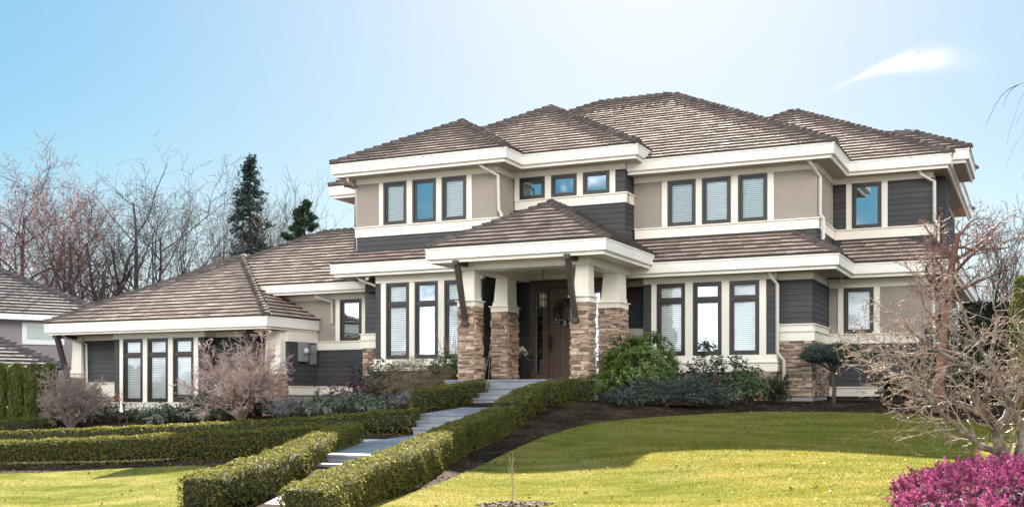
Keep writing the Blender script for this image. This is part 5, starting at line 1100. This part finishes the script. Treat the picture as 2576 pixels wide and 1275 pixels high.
# wreath and flower planter at the door
def wreath():
    cx, cy, cz, Rw = -11.66, 28.40, 2.30, .29; root = empty('wreath', (cx, cy, cz), 'dark leafy wreath hanging on the front door', 'wreath'); g = np.random.default_rng(8); n = 1500; a = g.uniform(0, 6.283, n); b_ = g.uniform(0, 6.283, n); rr_ = .085 * np.sqrt(g.uniform(.2, 1, n))
    C = np.stack([cx + np.cos(a) * (Rw + rr_ * np.cos(b_)), cy - .03 + rr_ * np.sin(b_) * .7, cz + np.sin(a) * (Rw + rr_ * np.cos(b_))], 1); T = np.stack([-np.sin(a), -.4 + 0 * a, np.cos(a)], 1) + g.normal(0, .6, (n, 3)); leaves('foliage', C, T, g.normal(0, 1, (n, 3)) + np.array([0, -1.2, 0]), .075, .026, mat('wreath_leaf', (0.05, 0.05, 0.028), .5, var=.6, hue=.05), root)
    m_ = g.uniform(0, 1, n) < .10; C2 = C[m_ & (np.sin(a) < -.3)]; leaves('flowers', C2 + np.array([0, -.05, 0]), g.normal(0, 1, (len(C2), 3)), np.array([[0, -1.0, 0.2]]) + g.normal(0, .3, (len(C2), 3)), .05, .045, mat('pale_blossom', (.5, .52, .56), .6, var=.3), root)
    mb = MB(); mb.tube([(cx + math.cos(6.2832 * i / 24) * Rw, cy - .02, cz + math.sin(6.2832 * i / 24) * Rw) for i in range(25)], .04, 6); mb.build('ring', STEM, root)
wreath()
def planter():
    x, y = -12.95, 27.98; z = PF; root = empty('planter', (x, y, z), 'dark planter with white hydrangea flowers beside the front door', 'planter'); mb = MB(); mb.frustum((x - .24, x + .24, y - .22, y + .22), z, (x - .33, x + .33, y - .28, y + .28), z + .56); mb.box(x - .36, x + .36, y - .31, y + .31, z + .561, z + .61); mb.build('pot', METAL, root)
    g = np.random.default_rng(12); n = 260; C = np.stack([x + g.uniform(-.38, .38, n), y + g.uniform(-.3, .3, n), z + .66 + g.uniform(-.06, .16, n)], 1); leaves('foliage', C, g.normal(0, 1, (n, 3)) + np.array([0, 0, .4]), g.normal(0, 1, (n, 3)), .13, .06, RHODOG, root)
    F2 = []; 
    for (dx, dz) in ((-.24, .80), (-.10, .88), (.22, .86), (.30, .78), (-.18, 1.04), (.05, .76), (-.32, .74)):
        m_ = 60; d = nrmz(g.normal(0, 1, (m_, 3))); F2.append(np.array([x + dx, y - .15, z + dz]) + d * .075)
    F2 = np.concatenate(F2); leaves('flowers', F2, g.normal(0, 1, (len(F2), 3)), g.normal(0, 1, (len(F2), 3)), .05, .045, mat('white_petal', (.78, .74, .64), .6, var=.15), root)
    tubes('stems', [([Vector((x - .18, y - .15, z + .6)), Vector((x - .17, y - .15, z + .85)), Vector((x - .18, y - .15, z + 1.0))], [.008, .007, .006])], STEM, root, 4)
planter()
# ------------------------------------------------------------------ grass blades and mulch chips (uncountable)
def grass():
    g = np.random.default_rng(15); BL = mat('grass_blade', (0.26, 0.205, 0.045), .8, var=.35, hue=.025, trans=.45, spec=.0, col2=(0.14, 0.15, 0.024), nscale=.8)
    for nm, poly, n, ymax in (('front_lawn_grass', LAWN_R, 200000, 26), ('side_lawn_grass', LAWN_L, 60000, 16)):
        p = np.array(poly); x0, x1 = p[:, 0].min(), min(p[:, 0].max(), 1.5); X = g.uniform(x0, x1, n); Y = 9 + (ymax - 9) * g.uniform(0, 1, n) ** 1.5
        k_ = in_poly(X, Y, poly); X, Y = X[k_], Y[k_]; v_ = (X * _c + Y * _s) / np.maximum(1e-3, -X * _s + Y * _c); k_ = (np.abs(v_) < .56); X, Y = X[k_], Y[k_]
        Z = gz(X, Y) + .028; m_ = len(X); h = .017 * g.uniform(.5, 1.4, m_); lean = g.normal(0, .5, (m_, 2)) * h[:, None]; w = .0055 * (1 + (Y - 9) / 14); a = g.uniform(0, 6.283, m_); dx, dy = np.cos(a) * w, np.sin(a) * w
        v = np.stack([np.stack([X - dx, Y - dy, Z], 1), np.stack([X + dx, Y + dy, Z], 1), np.stack([X + lean[:, 0], Y + lean[:, 1], Z + h], 1)], 1).reshape(-1, 3)
        o = np_mesh(nm, v, np.arange(m_ * 3).reshape(m_, 3), BL); tag(o, kind='stuff')
grass()
def chips():
    g = np.random.default_rng(16); n = 42000; X = g.uniform(-19, 0.5, n); Y = g.uniform(11.5, 27.5, n)
    k_ = ~(in_poly(X, Y, LAWN_R) | in_poly(X, Y, LAWN_L)) & ~((X > -12.1) & (X < -9.4) & (Y > 10) & (Y < 25.5)) & ~((Y > 16.9) & (Y < 19.9) & (X < -10)); X, Y = X[k_], Y[k_]; m_ = len(X)
    o = leaves('bark_mulch_chips', np.stack([X, Y, gz(X, Y) + .012], 1), np.concatenate([g.normal(0, 1, (m_, 2)), g.normal(0, .2, (m_, 1))], 1), np.array([[0, 0, 1.0]]) + g.normal(0, .4, (m_, 3)), .05 * g.uniform(.5, 1.6, m_), .022, mat('mulch_chip', (0.085, 0.055, 0.040), .95, spec=.05, var=.85, hue=.02)); tag(o, kind='stuff')
chips()
def litter():
    g = np.random.default_rng(17); n = 420; X = g.uniform(-8, 0.5, n); Y = g.uniform(10.5, 25, n); k_ = in_poly(X, Y, LAWN_R); X, Y = X[k_], Y[k_]; X2 = g.uniform(-16, -9.5, 120); Y2 = g.uniform(11, 15, 120); k2 = in_poly(X2, Y2, LAWN_L); X = np.concatenate([X, X2[k2]]); Y = np.concatenate([Y, Y2[k2]]); m_ = len(X)
    o = leaves('fallen_leaves', np.stack([X, Y, gz(X, Y) + .052], 1), np.concatenate([g.normal(0, 1, (m_, 2)), g.normal(0, .3, (m_, 1))], 1), np.array([[0, 0, 1.0]]) + g.normal(0, .5, (m_, 3)), .055 * g.uniform(.4, 1.4, m_), .032, mat('fallen_leaf', (0.16, 0.085, 0.045), .8, var=.7, hue=.03)); tag(o, kind='stuff')
litter()
# ------------------------------------------------------------------ neighbouring house on the left
def neighbour():
    c0 = Vector((-33.2, 34.1, 0)); u = Vector((.4906, .8714, 0)); w = Vector((-.8714, .4906, 0))   # along the facade to its right end, and into the house
    root = empty('neighbouring_house', (c0.x, c0.y, gz1(c0.x, c0.y)), 'neighbouring house with grey stucco wall and brown tiled hip roof', 'house')
    P = lambda t, d, z: tuple(c0 - u * t + w * d + Vector((0, 0, z)))
    NST = mat('grey_violet_stucco', (0.25, 0.235, 0.255), .85, noise=.08, nscale=2); WH = mat('neighbour_white_trim', (.72, .74, .78), .5); NT = mat('neighbour_tile', (0.12, 0.105, 0.11), .65, var=.3, noise=.25, nscale=4)
    def q8(mb, t0, t1, d0, d1, z0, z1): mb.box8([P(t1, d0, z0), P(t0, d0, z0), P(t0, d1, z0), P(t1, d1, z0), P(t1, d0, z1), P(t0, d0, z1), P(t0, d1, z1), P(t1, d1, z1)])
    mb = MB(); q8(mb, .5, 16, .5, 9, -1, 2.98); mb.build('wall', NST, root)
    mb = MB(); q8(mb, 0, 16.5, 0, 9.5, 2.93, 3.14); mb.build('fascia', WH, root)
    mb = MB(); E_ = 0.28; z0 = 3.15; h = 4.75
    tile_plane(mb, [P(16.5, 0, z0), P(0, 0, z0), P(h, h, z0 + h * PITCH), P(16.5 - h, h, z0 + h * PITCH)], e=E_)
    tile_plane(mb, [P(0, 0, z0), P(0, 9.5, z0), P(h, h, z0 + h * PITCH)], e=E_); tile_plane(mb, [P(16.5, 9.5, z0), P(16.5, 0, z0), P(16.5 - h, h, z0 + h * PITCH)], tiles=False); tile_plane(mb, [P(0, 9.5, z0), P(16.5, 9.5, z0), P(16.5 - h, h, z0 + h * PITCH), P(h, h, z0 + h * PITCH)], tiles=False)
    rf = mb.build('roof', NT, root); cp = MB(); caps(cp, P(0, 0, z0), P(h, h, z0 + h * PITCH)); cp.build('ridge_cap', CAPM, rf)
    mb = MB(); q8(mb, 4.0, 5.0, 5.6, 6.4, 3, 6.15); mb.build('chimney', mat('chimney_grey', (.22, .2, .21), .8), root)
    mb = MB()
    for a, b, c, d in ((1.95, 3.5, 2.72, 2.86), (1.95, 3.5, 2.02, 2.20), (1.95, 2.12, 2.2, 2.72), (3.33, 3.5, 2.2, 2.72)): q8(mb, a, b, .44, .56, c, d)
    wn_ = mb.build('window', WH, root); mb = MB(); mb.quad(P(3.33, .47, 2.2), P(2.12, .47, 2.2), P(2.12, .47, 2.72), P(3.33, .47, 2.72)); mb.build('pane', CLEAR, wn_)
    mb = MB(); q8(mb, 2.1, 3.35, .49, .53, 2.19, 2.73); mb.build('blind', mat('teal_blind', (.35, .52, .52), .6), wn_)
    # lower garage roof in front
    g0 = Vector((-31.6, 30.2, 0)); G = lambda t, d, z: tuple(g0 - u * t + w * d + Vector((0, 0, z)))
    mb = MB(); z1 = 1.0; hh = 3.4
    tile_plane(mb, [G(12, 0, z1), G(0, 0, z1), G(hh, hh, z1 + hh * PITCH), G(12, hh, z1 + hh * PITCH)], e=E_); tile_plane(mb, [G(0, 0, z1), G(0, 6.8, z1), G(hh, hh, z1 + hh * PITCH)], e=E_)
    tile_plane(mb, [G(0, 6.8, z1), G(12, 6.8, z1), G(12, hh, z1 + hh * PITCH), G(hh, hh, z1 + hh * PITCH)], tiles=False)
    r2 = mb.build('roof', NT, root); cp = MB(); caps(cp, G(0, 0, z1), G(hh, hh, z1 + hh * PITCH)); cp.build('ridge_cap', CAPM, r2)
    mb = MB(); mb.box8([G(12, .4, -1.3), G(.4, .4, -1.3), G(.4, 6.4, -1.3), G(12, 6.4, -1.3), G(12, .4, .98), G(.4, .4, .98), G(.4, 6.4, .98), G(12, 6.4, .98)]); mb.build('wall', NST, root)
neighbour()
